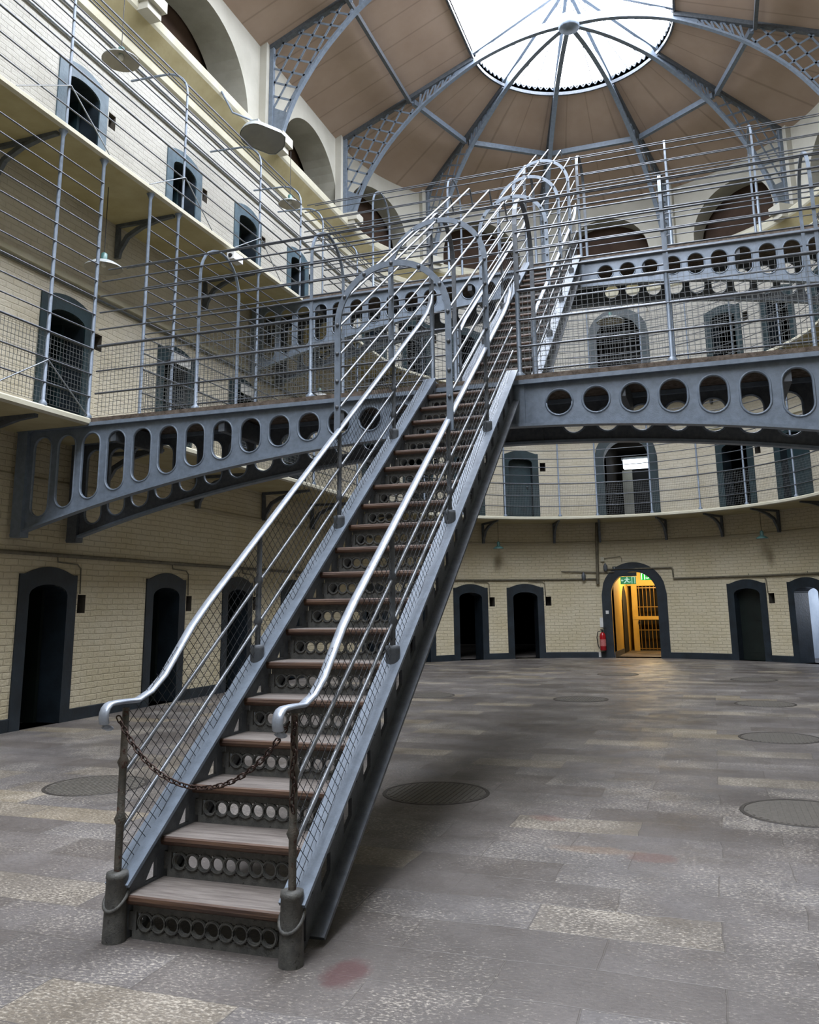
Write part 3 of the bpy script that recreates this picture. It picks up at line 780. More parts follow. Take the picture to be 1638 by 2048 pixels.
for a, lb in zip((-54, -18, 18, 54), rl):
    t = thing('roof_rib', f'curved iron roof rib of the rounded end, {lb} of the four', 'roof rib', (0, YT, 15.2), 'ribs fanning from the skylight hub')
    A = math.radians(a); dv = Vector((math.sin(A), math.cos(A), 0)); ax = Vector((math.cos(A), -math.sin(A), 0))
    half_truss(t, lambda r, z, dv=dv: Vector((dv.x * r, YT + dv.y * r, z)), ax, False)
# purlins
for sx, lb in ((-1, 'left'), (1, 'right')):
    b = MB(); b.bar((sx * 4.1, S0, zr(4.1) - .14), (sx * 4.1, YT, zr(4.1) - .14), .08, .12)
    tag(obj('purlin', b, M['irond']), f'straight iron purlin along the {lb} roof slope of the hall', 'purlin', 'roof purlins')
angs = [-90, -54, -18, 18, 54, 90]
for a0, a1, lb in zip(angs[:-1], angs[1:], ('leftmost', 'second from left', 'middle', 'second from right', 'rightmost')):
    q = lambda a: Vector((4.05 * math.sin(math.radians(a)), YT + 4.05 * math.cos(math.radians(a)), zr(4.05) - .16))
    b = MB(); b.bar(q(a0).lerp(q(a1), .03), q(a0).lerp(q(a1), .97), .1, .14); tag(obj('purlin', b, M['iron']), f'short iron purlin between the fanned roof ribs, {lb}', 'purlin', 'roof purlins')
# pilasters and corbels under the trusses
mb = MB()
for s in [y for y in trs] + [sa(a) for a in (-54, -18, 18, 54)] + [S1 + YC - y for y in trs]:
    mb.box((s - .17, 0, 11.0), (s + .17, .16, EAVE + .2), fn=P); mb.box((s - .22, .1, 11.0), (s + .22, .62, 11.2), fn=P)
    mb.box((s - .18, .1, 10.86), (s + .18, .54, 11.0), fn=P)
tag(obj('trim_6', mb, M['plaster']), 'white plaster pilasters and corbel blocks carrying the roof trusses', 'pilaster', kind='structure')

# ------------------------------------------------------------------ galleries
W_G = RW - RG
POST_S = [-5.6, -3.2, -.74, 1.7, 4.14]
POST_S2 = [6.61, 9.05, 11.4, 13.6]
AP_POST = [sa(a) for a in (-80, -66, -51, -35.7, -18.0, -6.4, 10.2, 25.1, 40, 58, 74)]
def gallery(name, zf, label):
    g = thing(name, label, 'walkway', P(8, W_G / 2, zf), kind='structure')
    swept('slab', [(0, zf), (W_G, zf), (W_G + .02, zf - .02), (W_G + .02, zf - .07), (W_G - .03, zf - .09), (0, zf - .09)], S0, S1 + YC - S0, .22, [M['cornice'], M['soffit']], None, None, None, mi=[1, 0, 0, 0, 1]).parent = g
    sl = [o for o in COL.objects if o.name.startswith('slab')][-1]; sl.matrix_parent_inverse = Matrix.Translation(-Vector(g.location))
    brs = [s for s in POST_S + POST_S2 if s > -4] + [sa(a) for a in (-75, -58, -38, -18.3, -6.2, 11, 25.5, 40.5, 58, 76)]
    for s in brs:
        b = MB(); f = lambda u, v, dd, s=s: P(s + dd, u, zf - .09 + v)
        b.plate([(0.02, 0), (1.05, 0), (1.05, -.04), (.8, -.06), (.5, -.13), (.25, -.25), (.12, -.45), (.1, -.56), (.02, -.56)],
                [[(.07, -.05), (.62, -.05), (.4, -.1), (.2, -.2), (.09, -.36)]], f, -.03, .03)
        obj('bracket', b, M['irond'], g)
    return g
gallery('trim_7', F1, 'cream first-floor gallery walkway around the hall on iron brackets')
gallery('trim_8', F2, 'cream second-floor gallery walkway around the hall on iron brackets')

def slist(a, b):
    pts = [a]
    for e in [x for x in (YC, S1) if a < x < b] + [b]:
        n = max(1, int((e - pts[-1]) / .22)) if (pts[-1] >= YC - 1e-6 and e <= S1 + 1e-6) else 1
        s_ = pts[-1]; pts += [s_ + (e - s_) * (i + 1) / n for i in range(n)]
    return pts
def mesh_panel(t, fn, a, b, z0, z1, cell, r, mat, pts=None):
    """square wire mesh between two posts; fn(u, z) -> point"""
    mb = MB(); n = max(1, round((b - a) / cell))
    for i in range(1, n):
        u = a + (b - a) * i / n; mb.tube([fn(u, z0), fn(u, z1)], r, 4, caps=False)
    m = max(1, round((z1 - z0) / cell))
    for j in range(m + 1):
        z = z0 + (z1 - z0) * j / m
        mb.tube([fn(u, z) for u in (pts or [a, b])], r, 4, caps=False)
    obj('mesh_panel', mb, mat, t)
def railing(zf, posts, label, topz, curl, rails, arc, thin=.85, stays=()):
    OFF = W_G - .04
    t = thing('gallery_railing', label, 'railing', P(posts[0], OFF, zf))
    for s in posts:
        b = MB()
        if curl:
            pts = [P(s, OFF, zf + .02), P(s, OFF, zf + topz)]
            for k in range(1, 8):
                a = PI / 2 * k / 7; pts.append(P(s, OFF - .45 * (1 - math.cos(a)), zf + topz + .42 * math.sin(a)))
            pts.append(P(s, .05, zf + topz + .46))
            b.tube(pts, .02, 6)
        else:
            b.lathe([(.05, 0), (.05, .03), (.03, .06), (.023, .07), (.023, topz - .08), (.045, topz - .02), (.06, topz)], P(s, OFF, zf), 8)
        obj('post', b, M['iron'], t)
    allp = slist(posts[0], posts[-1])
    for z in rails:
        b = MB(); b.tube([P(s, OFF + .015, zf + z) for s in allp], .016 if abs(z - .9) < .03 or abs(z - .85) < .02 else .0105, 6)
        obj('rail', b, M['rail'], t)
    if curl:
        for a in arc:
            A = math.radians(a); b = MB()
            b.tube([P(s, OFF - .45 * (1 - math.cos(A)), zf + topz + .42 * math.sin(A)) for s in allp], .0105, 6); obj('rail', b, M['rail'], t)
        b = MB(); b.tube([P(s, .35, zf + topz + .46) for s in allp], .0105, 6); obj('rail', b, M['rail'], t)
    for s_, d in stays:
        b = MB(); b.tube([P(s_, OFF + .03, zf + .55), P(s_ + d, OFF + .02, zf + .02)], .009, 5); obj('stay', b, M['steel'], t)
    for a, c in zip(posts[:-1], posts[1:]):
        if c - a < .35 or curl: continue
        mesh_panel(t, lambda u, z: P(u, OFF, z), a, c, zf + .04, zf + thin, .056, .0026, M['wirelt'], slist(a, c))
    return t
R1 = [.28, .57, .90] + [1.13 + .228 * k for k in range(10)]
R2 = [.25, .53, .85, 1.05, 1.25, 1.48, 1.71, 1.96]
YB1, YB2 = 4.91, 10.68
apse_posts = AP_POST
end1 = S1 + YC - 5.95
railing(F1, [s for s in POST_S if s > -1] + [YB1], 'caged first-floor gallery railing at the far left, nearer than the footbridge', F2 - F1 - .1, False, R1, None, .88, [(4.14, -.85), (4.14, .75)])
railing(F1, [5.92] + POST_S2 + apse_posts + [S1 + .9], 'caged first-floor gallery railing beyond the lower footbridge, curving round the end', F2 - F1 - .1, False, R1, None, .88)
railing(F2, [-.74, 1.7, 4.18, 6.7, 9.05, YB2], 'second-floor gallery railing with posts curled to the wall, upper left', 2.0, True, R2, (25, 50, 75), .83, [(4.18, -.85), (4.18, .8), (6.7, -.85), (6.7, .8), (9.05, -.85), (9.05, .8)])
railing(F2, [11.72, 13.6] + apse_posts + [S1 + .9], 'second-floor gallery railing beyond the upper footbridge, curving round the end', 2.0, True, R2, (25, 50, 75), .83)
# ------------------------------------------------------------------ footbridges
def stadium(cx, zt, zb, w, n=12):
    r = w / 2; pts = []
    for k in range(n + 1): a = PI * k / n; pts.append((cx + r * math.cos(a), zt - r + r * math.sin(a)))
    for k in range(n + 1): a = PI + PI * k / n; pts.append((cx + r * math.cos(a), zb + r + r * math.sin(a)))
    return pts
def bridge(dy, dz, label, opening_near, opening_far):
    t = thing('footbridge', label, 'footbridge', (0, 5.4 + dy, F1 + dz))
    yf, yb = 4.95 + dy, 5.95 + dy
    zb = lambda x: 3.28 - .0245 * x * x + dz
    XE = RW - .06
    hx = [.90 + .372 * k for k in range(14)]
    for y, nm in ((yf, 'near'), (yb, 'far')):
        xs = [-XE + 2 * XE * i / 48 for i in range(49)]
        outer = [(x, zb(x)) for x in xs] + [(XE, 3.74 + dz), (-XE, 3.74 + dz)]
        hs = []; rims = []
        for x in hx:
            for sg in (-1, 1):
                cx = x if sg > 0 else -(x - .09)
                w = .25; zt = 3.615 + dz; bt = zb(cx) + .12
                if abs(cx) > XE - .27: continue
                bt = min(bt, zt - w); hs.append(stadium(cx, zt, bt, w)); rims.append((cx, zt, bt, w))
        g = MB(); g.plate(outer, hs, lambda u, v, d, y=y: Vector((u, y + d, v)), -.012, .012)
        gd = obj('girder', g, M['iron'] if nm == 'near' else M['irond'], t)
        for cx, zt, bt, w in rims:
            b = MB(); pts = stadium(cx, zt + .012, bt - .012, w + .024, 10)
            b.tube([(p[0], y, p[1]) for p in pts], .026, 6, closed=True, r2=.016, up=(0, 1, 0)) if False else b.tube([(p[0], y, p[1]) for p in pts], .013, 6, closed=True, r2=.026, up=(0, 1, 0))
            obj('hole_rim', b, M['iron'], gd)
        b = MB(); b.strip([(x, y, zb(x)) for x in xs], .11, .03, (0, 1, 0)); obj('bottom_flange', b, M['iron'], gd)
        b = MB(); b.box((-XE, y - .07, 3.70 + dz), (XE, y + .05, 3.745 + dz)); obj('top_flange', b, M['iron'], gd)
        sm_ = M['iron'] if nm == 'near' else M['irond']
        for sg in (-1, 1):
            b = MB(); b.box((sg * 5.93 - .08, y - .07, 2.36 + dz), (sg * 5.93 + .08, y + .07, 3.7 + dz)); obj('end_plate', b, sm_, gd)
            b = MB(); b.box((sg * .50 - .05, y - .03, zb(.5)), (sg * .50 + .05, y + .03, 3.7 + dz)); obj('stiffener', b, sm_, gd)
    b = MB(); b.box((-RG, yf - .05, F1 - .05 + dz), (RG, yb + .08, F1 + dz)); obj('deck', b, M['board'], t)
    for k in range(7):
        x = -4.6 + k * 1.53
        if abs(x) < .3: continue
        b = MB(); b.box((x - .04, yf + .012, 3.5 + dz), (x + .04, yb - .012, 3.72 + dz)); obj('cross_beam', b, M['irond'], t)
    # cage: hoops, posts, rails
    R = .46; yc = (4.98 + 5.90) / 2 + dy; zs = F1 + 1.72 + dz
    hoops = [-3.45, -1.93, -.46, .50, 2.03, 3.44]
    for x in hoops:
        b = MB(); pts = [(x, yc - R, F1 + dz)] + [(x, yc - R, F1 + .95 + dz), (x, yc - R, zs)]
        pts += [(x, yc - R * math.cos(PI * k / 14), zs + R * math.sin(PI * k / 14)) for k in range(1, 14)] + [(x, yc + R, zs), (x, yc + R, F1 + dz)]
        big = abs(x) < .6
        b.strip(pts, .05 if big else .034, .016, (1, 0, 0)); obj('hoop', b, M['irond'] if big else M['iron'], t)
        for y in (yc - R, yc + R):
            b = MB(); b.lathe([(.055, 0), (.055, .025), (.03, .05), (.022, .06), (.022, .95)], (x, y, F1 + dz), 8); obj('post', b, M['iron'], t)
    zr_ = [.33, .62, .95, 1.17, 1.40, 1.62]
    def gap(side):
        return opening_near if side < 0 else opening_far
    for side in (-1, 1):
        y = yc + side * (R + .012)
        segs = [(-RG, -.46), (.50, RG)] if gap(side) else [(-RG, RG)]
        for z in zr_:
            for a, c in segs:
                b = MB(); b.tube([(a, y, F1 + z + dz), (c, y, F1 + z + dz)], .017 if z == .95 else .0115, 6); obj('rail', b, M['rail'], t)
        for a, c in segs:
            ps = sorted([p for p in hoops if a < p < c] + [a, c])
            for u, v in zip(ps[:-1], ps[1:]):
                if v - u > .3 and dz == 0: mesh_panel(t, lambda x, z, y=y: Vector((x, y, z)), u, v, F1 + .04 + dz, F1 + .93 + dz, .056, .0026, M['wirelt'])
    for k in (1, 3.2, 7, 10.8, 13):
        A = PI * k / 14; b = MB(); b.tube([(-RG, yc - (R + .012) * math.cos(A), zs + (R + .012) * math.sin(A)), (RG, yc - (R + .012) * math.cos(A), zs + (R + .012) * math.sin(A))], .0115, 6); obj('rail', b, M['rail'], t)
    return t
bridge(0, 0, 'lower iron footbridge with pierced arched girders and caged sides, at first-floor level', True, True)
bridge(5.80, F2 - F1, 'upper iron footbridge with pierced arched girders and caged sides, at second-floor level', True, False)

# ------------------------------------------------------------------ staircases
def riser_mesh():
    mb = MB(); H = RISE - .042; w = .385
    mb.box((-w, -.008, 0), (w, .008, .036)); mb.box((-w, -.008, H - .034), (w, .008, H))
    for sx in (-1, 1): mb.box((sx * w - .02, -.008, .036), (sx * w + .02, .008, H - .034))
    zc = (.036 + H - .034) / 2; ro = (H - .070) / 2 + .003; n = 10; st = 2 * (w - .035) / n
    for k in range(n + 1):
        cx = -w + .035 + st * k
        cx += 0
        if k == n: break
        cx += st / 2
        for (r0, r1, d) in ((ro - .013, ro, .011), (ro - .008, ro - .004, .016)):
            rows = []
            for j in range(20):
                a = 2 * PI * j / 20; ca, sn = math.cos(a), math.sin(a)
                rows.append([(cx + r0 * ca, -d, zc + r0 * sn), (cx + r1 * ca, -d, zc + r1 * sn), (cx + r1 * ca, .004, zc + r1 * sn), (cx + r0 * ca, .004, zc + r0 * sn)])
            mb.grid(rows, 0, smooth=False, closed_u=True, closed_v=True)
    for k in range(n + 1):                 # small webs closing the triangles between rings
        cx = -w + .035 + st * k
        mb.box((cx - .009, -.006, .034), (cx + .009, .006, .042)); mb.box((cx - .009, -.006, H - .04), (cx + .009, .006, H - .032))
    return mb
def tread_mesh():
    mb = MB(); d = GO + .035; t = .042; rows = []
    prof = [(0.006, -t), (-.006, -t + .008), (-.010, -t * .5), (-.006, -.006), (.004, 0), (d, 0), (d, -t)]
    for x in (-.405, -.2, 0, .2, .405): rows.append([(x, y, z) for y, z in prof])
    mb.grid(rows, 0, smooth=False, closed_u=True); mb.face(list(reversed(rows[0]))); mb.face(rows[-1])
    return mb
RM = [None, None]
def stair(y0, z0, nr, hoop_idx, label, base, label_top):
    t = thing('staircase', label, 'staircase', (0, y0, z0))
    nose = lambda y: z0 + RISE + SLOPE * (y - y0)
    yend = y0 + GO * (nr - 1); ztop = z0 + RISE * nr
    for i in range(nr):
        zz = z0 + i * RISE + (0 if i else 0)
        if RM[0] is None: o = obj('riser', riser_mesh(), M['cast'], t, loc=(0, y0 + i * GO + .035, zz)); RM[0] = o.data
        else: o = obj('riser', None, None, t, data=RM[0], loc=(0, y0 + i * GO + .035, zz))
        if i < nr - 1:
            if RM[1] is None: o = obj('tread', tread_mesh(), M['tread'], t, loc=(0, y0 + i * GO, z0 + (i + 1) * RISE)); RM[1] = o.data
            else: o = obj('tread', None, None, t, data=RM[1], loc=(0, y0 + i * GO, z0 + (i + 1) * RISE))
    TOP = .055; DEP = .36                        # stringer: above nosing line, vertical depth
    posts = [y0 - .02, y0 + 1.23, y0 + 2.46, y0 + 3.70]
    for sx in (-1, 1):
        xi, xo = sx * .405, sx * .425
        # web with openings under every tread
        ya = y0 - .02; yb = yend + (.16 if base else .1)
        up = lambda y: nose(y) + TOP; dn = lambda y: nose(y) + TOP - DEP
        yd = y0 + (DEP - TOP - RISE) / SLOPE     # where the lower edge meets the floor
        outer = [(ya, z0), (yd, z0), (yb, dn(yb)), (yb, ztop - .02), (yend + .02, ztop + TOP - .02), (ya, up(ya))]
        hs = []
        for i in range(nr - 1):
            yy = y0 + i * GO; zt = z0 + (i + 1) * RISE
            a, b_ = yy + .06, yy + GO - .02
            h = [(a + .0, zt - .20), (a + .10, zt - .135), (a + .10, zt - .05), (a + .0, zt - .05)]
            if i == 0: h = [(a, zt - .16), (a + .1, zt - .16), (a + .1, zt - .05), (a, zt - .05)]
            hs.append(h)
            h2 = [(b_ - .10, zt + .012), (b_ - .01, zt + .012), (b_ - .01, zt + .012 + .10), (b_ - .045, zt + .012 + .072)]
            hs.append(h2)
        g = MB(); g.plate(outer, hs, lambda u, v, d: Vector((d, u, v)), min(xi, xo), max(xi, xo))
        sr = obj('stringer', g, M['irond'], t)
        b = MB(); xm = sx * .445
        b.strip([(xm, ya - .0, up(ya)), (xm, ya + .1, up(ya + .1))] + [(xm, y, up(y)) for y in (y0 + 1, y0 + 3, yend - .02)], .125, .018, (1, 0, 0)); obj('top_flange', b, M['iron'], sr)
        b = MB(); b.strip([(xm, yd + .05, z0 + .03), (xm, yb, dn(yb))], .10, .018, (1, 0, 0)); obj('bottom_flange', b, M['irond'], sr)
        # posts
        for k, y in enumerate(posts):
            zb_ = nose(y) + TOP; zt = nose(y) + .80
            if k == 0: zt = z0 + 1.01; zb_ = z0 + .29
            x = sx * .445
            b = MB()
            knob = .74 if True else 0
            kz = [zb_, zb_ + .2, zb_ + .225, zb_ + .25, zb_ + .45, zb_ + .475, zb_ + .5, zt]
            b.tube([(x, y, z) for z in kz], [.017, .018, .029, .018, .018, .028, .017, .016], 10)
            po = obj('newel_post' if k == 0 else 'post', b, M['rust'] if (k == 0 and base) else M['irond'], t)
            b = MB()
            if k == 0:
                b.lathe([(.054, 0), (.050, .16), (.048, .262), (.051, .266), (.049, .288), (.02, .292)], (x, y, z0), 18)
                ring = [(x + .052 * math.cos(a), y + .052 * math.sin(a), z0 + .185 + .05 * math.sin(a)) for a in [2 * PI * i / 18 for i in range(18)]]
                b.tube(ring, .009, 6, closed=True)
                obj('base_socket', b, M['cast'] if base else M['irond'], po)
            else:
                b.lathe([(.042, -.06), (.044, .06), (.043, .082), (.02, .087)], (x, y, zb_), 12); obj('base_socket', b, M['irond'], po)
        # handrail: scroll, ease, straight run, curled top
        x = sx * .445
        hr = lambda y: nose(y) + .82
        pts = []
        if base:
            for k in range(9):
                a = PI * (1.25 - 1.25 * k / 8) + PI / 2 * 0
                pts.append((x, y0 - .10 + .055 * math.cos(a) * 1.0, z0 + .985 + .055 * math.sin(a)))
            pts = [(x, y0 - .13 + .05 * math.cos(a), z0 + .985 + .055 * math.sin(a)) for a in [PI * 1.45 - PI * .95 * k / 7 for k in range(8)]]
            pts += [(x, y0 - .05, z0 + 1.04), (x, y0 + .06, z0 + 1.035), (x, y0 + .16, z0 + 1.065), (x, y0 + .27, z0 + 1.135), (x, y0 + .38, hr(y0 + .38) - .045), (x, y0 + .5, hr(y0 + .5) - .012), (x, y0 + .65, hr(y0 + .65))]
        else:
            pts += [(x, y0 - .02, hr(y0) - .05), (x, y0 + .25, hr(y0 + .25))]
        pts += [(x, y, hr(y)) for y in (y0 + 1.2, y0 + 2.4, y0 + 3.6, yend - .35)]
        pts += [(x, yend - .12, hr(yend - .12) + .02), (x, yend + .02, hr(yend) + .10), (x, yend + .06, hr(yend) + .20)]
        b = MB(); b.tube(pts, .027, 10, r2=.012, up=(0, -.6, .8)); obj('handrail', b, M['worn'], t)
        for kz in (.22, .475):
            b = MB(); a0 = y0 - .02
            b.tube([(x, a0, nose(a0) + TOP + kz - (0 if base else .0)), (x, yend + .05, nose(yend) + TOP + kz)], .011, 8); obj('mid_rail', b, M['steel'], t)
        # diamond mesh
        b = MB(); L_ = yend - y0
        zlo = lambda y: nose(y) + TOP + .012; zhi = lambda y: nose(y) + .80
        step = .041
        sA, sB = -.85, .88
        k = 0
        for sl in (sA, sB):
            # line z = nose(y0)+c + sl*(y-y0) clipped between zlo, zhi
            span = (SLOPE + .85) * step
            c = -8.0
            while c < 12:
                # intersections with the two parallel bounds
                ylo = (TOP + .012 - c) / (sl - SLOPE); yhi = (.80 - c) / (sl - SLOPE)
                a, d_ = sorted((ylo, yhi)); a = max(a, .0); d_ = min(d_, L_ - .02)
                if d_ - a > .02:
                    b.tube([(x + (.003 if sl > 0 else -.003), y0 + a, nose(y0) + c + sl * a), (x + (.003 if sl > 0 else -.003), y0 + d_, nose(y0) + c + sl * d_)], .0016, 4, caps=False)
                c += span
        obj('mesh_panel', b, M['wire'], t)
    # hoops over the stair and the cage bars that run along them
    RH = .465; hb = [(sx * RH, .78 + q) for sx in (-1, 1) for q in (.22, .43, .66)]
    SP = 1.68
    arc = [(-RH * math.cos(PI * k / 6), SP + RH * math.sin(PI * k / 6)) for k in range(7)]
    for k in hoop_idx:
        y = posts[k]; zn = nose(y)
        pts = [(-RH, y, zn + .74), (-RH, y, zn + SP)] + [(-RH * math.cos(PI * j / 24), y, zn + SP + RH * math.sin(PI * j / 24)) for j in range(1, 24)] + [(RH, y, zn + SP), (RH, y, zn + .74)]
        b = MB(); b.strip(pts, .016, .05, (0, 1, 0)); hp = obj('hoop', b, M['iron'], t)
        for (xx, q) in hb + arc:
            b = MB(); b.lathe([(.003, -.022), (.014, -.02), (.016, -.008), (.016, .0)], (xx, y, zn + q), 8, axis='y'); obj('bolt', b, M['irond'], hp)
    ys = posts[hoop_idx[0]]; ye = yend + .12
    for (xx, q) in hb + arc:
        r = .965
        p0 = (xx * r, ys + .012, nose(ys) + q); p1 = (xx * r, ye, nose(ye) + q)
        b = MB(); pts = [p0, p1]
        if abs(xx) < .44 and base: pts += [(xx * r, ye + .03, p1[2] + .015), (xx * r, ye + .16, p1[2] - .14)]
        elif abs(xx) < .44: pts += [(xx * r, ye + .06, p1[2] + .0), (xx * r, ye + .12, p1[2] - .06)]
        b.tube(pts, .0105, 7); obj('cage_bar', b, M['steel'], t)
    return t
stair(0, 0, 20, (2, 3), 'lower iron staircase with worn wooden treads rising from the stone floor to the lower footbridge', True, None)
stair(6.08, F1, 19, (1, 2, 3), 'upper iron staircase climbing from the lower footbridge to the upper footbridge', False, None)

# chain across the foot of the stairs
ch = thing('chain', 'rusty iron chain hanging across the foot of the lower staircase', 'chain', (0, -.06, .7))
def link_mesh():
    mb = MB(); pts = []
    for k in range(16):
        a = 2 * PI * k / 16; pts.append((.0105 * math.cos(a), 0, (.008 if math.sin(a) > 0 else -.008) + .0115 * math.sin(a)))
    mb.tube(pts, .0036, 6, closed=True); return mb
cur = []
for i in range(201):
    u = -1 + 2 * i / 200; cur.append(Vector((.445 * u, -.075, .685 + .29 * (math.cosh(1.6 * u) - 1) / (math.cosh(1.6) - 1))))
path = cur
def walk(path, d):
    out = []; acc = 0; need = d / 2
    for a, b in zip(path[:-1], path[1:]):
        L_ = (b - a).length
        while acc + L_ >= need:
            t_ = (need - acc) / L_; out.append((a.lerp(b, t_), (b - a).normalized())); need += d
        acc += L_
    return out
tail = [Vector((.468 + .006 * math.sin(i * .5), -.07, 1.0 - .4 * i / 40)) for i in range(41)]
LD = None
for pth in (path, tail):
    for i, (p, d) in enumerate(walk(pth, .0285)):
        if LD is None: o = obj('link', link_mesh(), M['chain'], ch); LD = o.data
        else: o = obj('link', None, None, ch, data=LD)
        q = d.to_track_quat('Z', 'Y').to_matrix().to_4x4()
        q = Matrix.Translation(p) @ q @ Matrix.Rotation(PI / 2 * (i % 2) + .5, 4, 'Z')
        o.matrix_basis = q

# ------------------------------------------------------------------ fittings
def lamp(loc, r, mat, label, drop, flat=False):
    x, y, z = loc
    t = thing('pendant_lamp', label, 'lamp', loc)
    b = MB(); b.lathe([(r, 0), (r * .96, .02), (r * .55, r * .42), (r * .2, r * .6), (r * .16, r * .62)] if not flat else [(r, 0), (r * .97, .02), (r * .6, r * .32), (r * .2, r * .45), (r * .16, r * .47)], (x, y, z), 24, cap=False)
    b.lathe([(r * .99, .002), (r * .5, r * .3), (.01, r * .42)], (x, y, z), 24, mi=1, cap=False)
    obj('shade', b, [mat, M['lampin']], t)
    top = r * (.47 if flat else .62)
    b = MB(); b.lathe([(.045, top - .02), (.045, top + .09), (.02, top + .11)], (x, y, z), 12); obj('cap', b, M['lampgreen'], t)
    b = MB(); b.tube([(x, y, z + top + .1), (x, y, z + drop)], .006, 5); obj('cord', b, M['black'], t)
    b = MB(); b.lathe([(.01, .0), (.035, .01), (.04, .05), (.02, .1)], (x, y, z + .02), 10); obj('bulb', b, M['white'], t)
q = P(sa(-35.1), .42, 2.98); lamp(q, .15, M['lampgreen'], 'teal enamel lamp under the first gallery, left of the lit archway', F1 - .09 - 2.98)
q = P(sa(38.1), .42, 3.0); lamp(q, .15, M['lampgreen'], 'teal enamel lamp under the first gallery, right of the lit archway', F1 - .09 - 3.0)
lamp((-5.4, 5.55, 6.1), .26, M['lampgrey'], 'grey enamel lamp under the second gallery at far left', F2 - .09 - 6.1, True)
lamp((-5.4, 5.64, 9.38), .27, M['lampgrey'], 'large grey enamel lamp above the second gallery, upper left corner', 1.45, True)
lamp((-5.4, 11.05, 9.62), .24, M['lampgrey'], 'grey enamel lamp above the second gallery beside the upper footbridge', 1.2, True)
lamp((-5.4, 12.55, 5.85), .24, M['white'], 'white enamel lamp seen through the lower footbridge mesh on the left', F2 - .09 - 5.85, True)
q = P(sa(0.5), .55, F2 + 2.02); lamp(q, .40, M['lampgrey'], 'grey enamel lamp hanging in front of the second-floor archway', .9, True)
# floodlight
fx, fy, fz = -5.0, 9.15, 9.98
t = thing('floodlight', 'big grey trough-shaped floodlight on the upper left railing', 'floodlight', (fx, fy, fz))
C0 = Vector((fx, fy, fz))
dn = (Vector((.36, -.62, -.42)).normalized() * .36 + Vector((0, 0, -1)) * .7).normalized()     # the open face looks down and out
ax = Vector((.62, .75, -.1)); ax = (ax - dn * ax.dot(dn)).normalized(); sd = dn.cross(ax)
out2 = []
for k in range(13):
    a = PI / 2 + PI * k / 12; out2.append((-.16 + .33 * math.cos(a), .33 * math.sin(a)))
out2 += [(.30, -.33), (.42, -.27), (.50, -.05), (.50, .05), (.42, .27), (.30, .33)]
def fl_pt(u, v, h): return C0 + (ax * u + sd * v - dn * h) * .86
b = MB(); rows = []
for sc_, h in ((1, 0), (1.0, .03), (.93, .12), (.72, .22), (.4, .28), (.05, .30)):
    rows.append([fl_pt(-.05 + (u + .05) * sc_, v * sc_, h) for u, v in out2])
b.grid(rows, 0, closed_u=True); obj('reflector', b, M['lampgrey'], t)
b = MB(); b.face([fl_pt(u * .97, v * .97, .015) for u, v in out2]); obj('glass_front', b, paint('grey_lamp_glass', '6f6f6d', '7b7b79', .35, scale=3, bump=0), t)
b = MB(); c = fl_pt(-.15, 0, .3); b.box((c.x - .09, c.y - .09, c.z - .03), (c.x + .09, c.y + .09, c.z + .1)); obj('gear_box', b, M['lampgrey'], t)
b = MB(); b.tube([fl_pt(-.15, 0, .36), fl_pt(-.15, 0, .45), (-5.5, 8.9, fz + .5), (-5.72, 8.85, 10.93)], .02, 6); obj('arm', b, M['iron'], t)
# small security camera under the second gallery
t = thing('security_camera', 'small white camera fixed under the edge of the second gallery', 'camera', (-4.85, 8.1, 7.3))
b = MB(); b.box((-4.93, 7.95, 7.12), (-4.8, 8.25, 7.25)); obj('housing', b, M['white'], t)
b = MB(); b.lathe([(.03, 0), (.04, .02), (.04, .05)], (-4.865, 7.93, 7.18), 10, axis='y'); obj('lens', b, M['black'], t)
b = MB(); b.tube([(-4.87, 8.1, 7.25), (-4.87, 8.1, 7.33)], .015, 6); obj('mount', b, M['white'], t)
# pipes
def pipe(name, pts, r, label, mat='conduit'):
    b = MB(); b.tube(pts, r, 8); return tag(obj(name, b, M[mat]), label, 'pipe')
pipe('wall_pipe', [P(s, .03, 2.19) for s in slist(S0, sa(-50))], .028, 'long dull pipe along the left ground-floor wall above the cell doors')
pipe('wall_pipe', [P(s, .03, 2.14) for s in slist(sa(-49.5), sa(-7.6))], .026, 'long pipe on the curved wall left of the lit archway')
pipe('wall_pipe', [P(sa(a), .03, 2.40) for a in (-5, -3, 0, 3, 6, 9, 11.6)] + [P(sa(11.9), .03, 2.36), P(sa(12), .03, 2.14)], .022, 'pipe bent over the top of the lit ground-floor archway')
pipe('wall_pipe', [P(s, .03, 2.11) for s in slist(sa(12), sa(85))], .028, 'long pipe on the curved wall right of the lit archway')
pipe('down_pipe', [P(sa(-7.4), .05, 2.0), P(sa(-7.1), .05, 3.1), P(sa(-6.8), .05, 3.72)], .045, 'dark vertical pipe between the first gallery and the lit archway')
pipe('wall_pipe', [P(sa(-16.8), .04, 2.36), P(sa(-12), .04, 2.34), P(sa(-7.4), .04, 2.32), P(sa(-3), .04, 2.32)], .016, 'short thin pipe crossing to the left side of the lit archway')
pipe('wall_pipe', [P(s, .03, 5.98) for s in slist(S0, sa(-60))], .02, 'thin dark cable pipe along the first-floor wall on the left', 'irond')
pipe('wall_pipe', [P(s, .03, 9.72) for s in slist(S0, sa(-60))], .022, 'upper cable pipe along the second-floor wall on the left', 'steel')
pipe('wall_pipe', [P(s, .03, 10.2) for s in slist(S0, sa(-60))], .02, 'cable pipe just under the cornice on the left', 'steel')
dn = {'L': 'left wall', 'A': 'curved wall'}
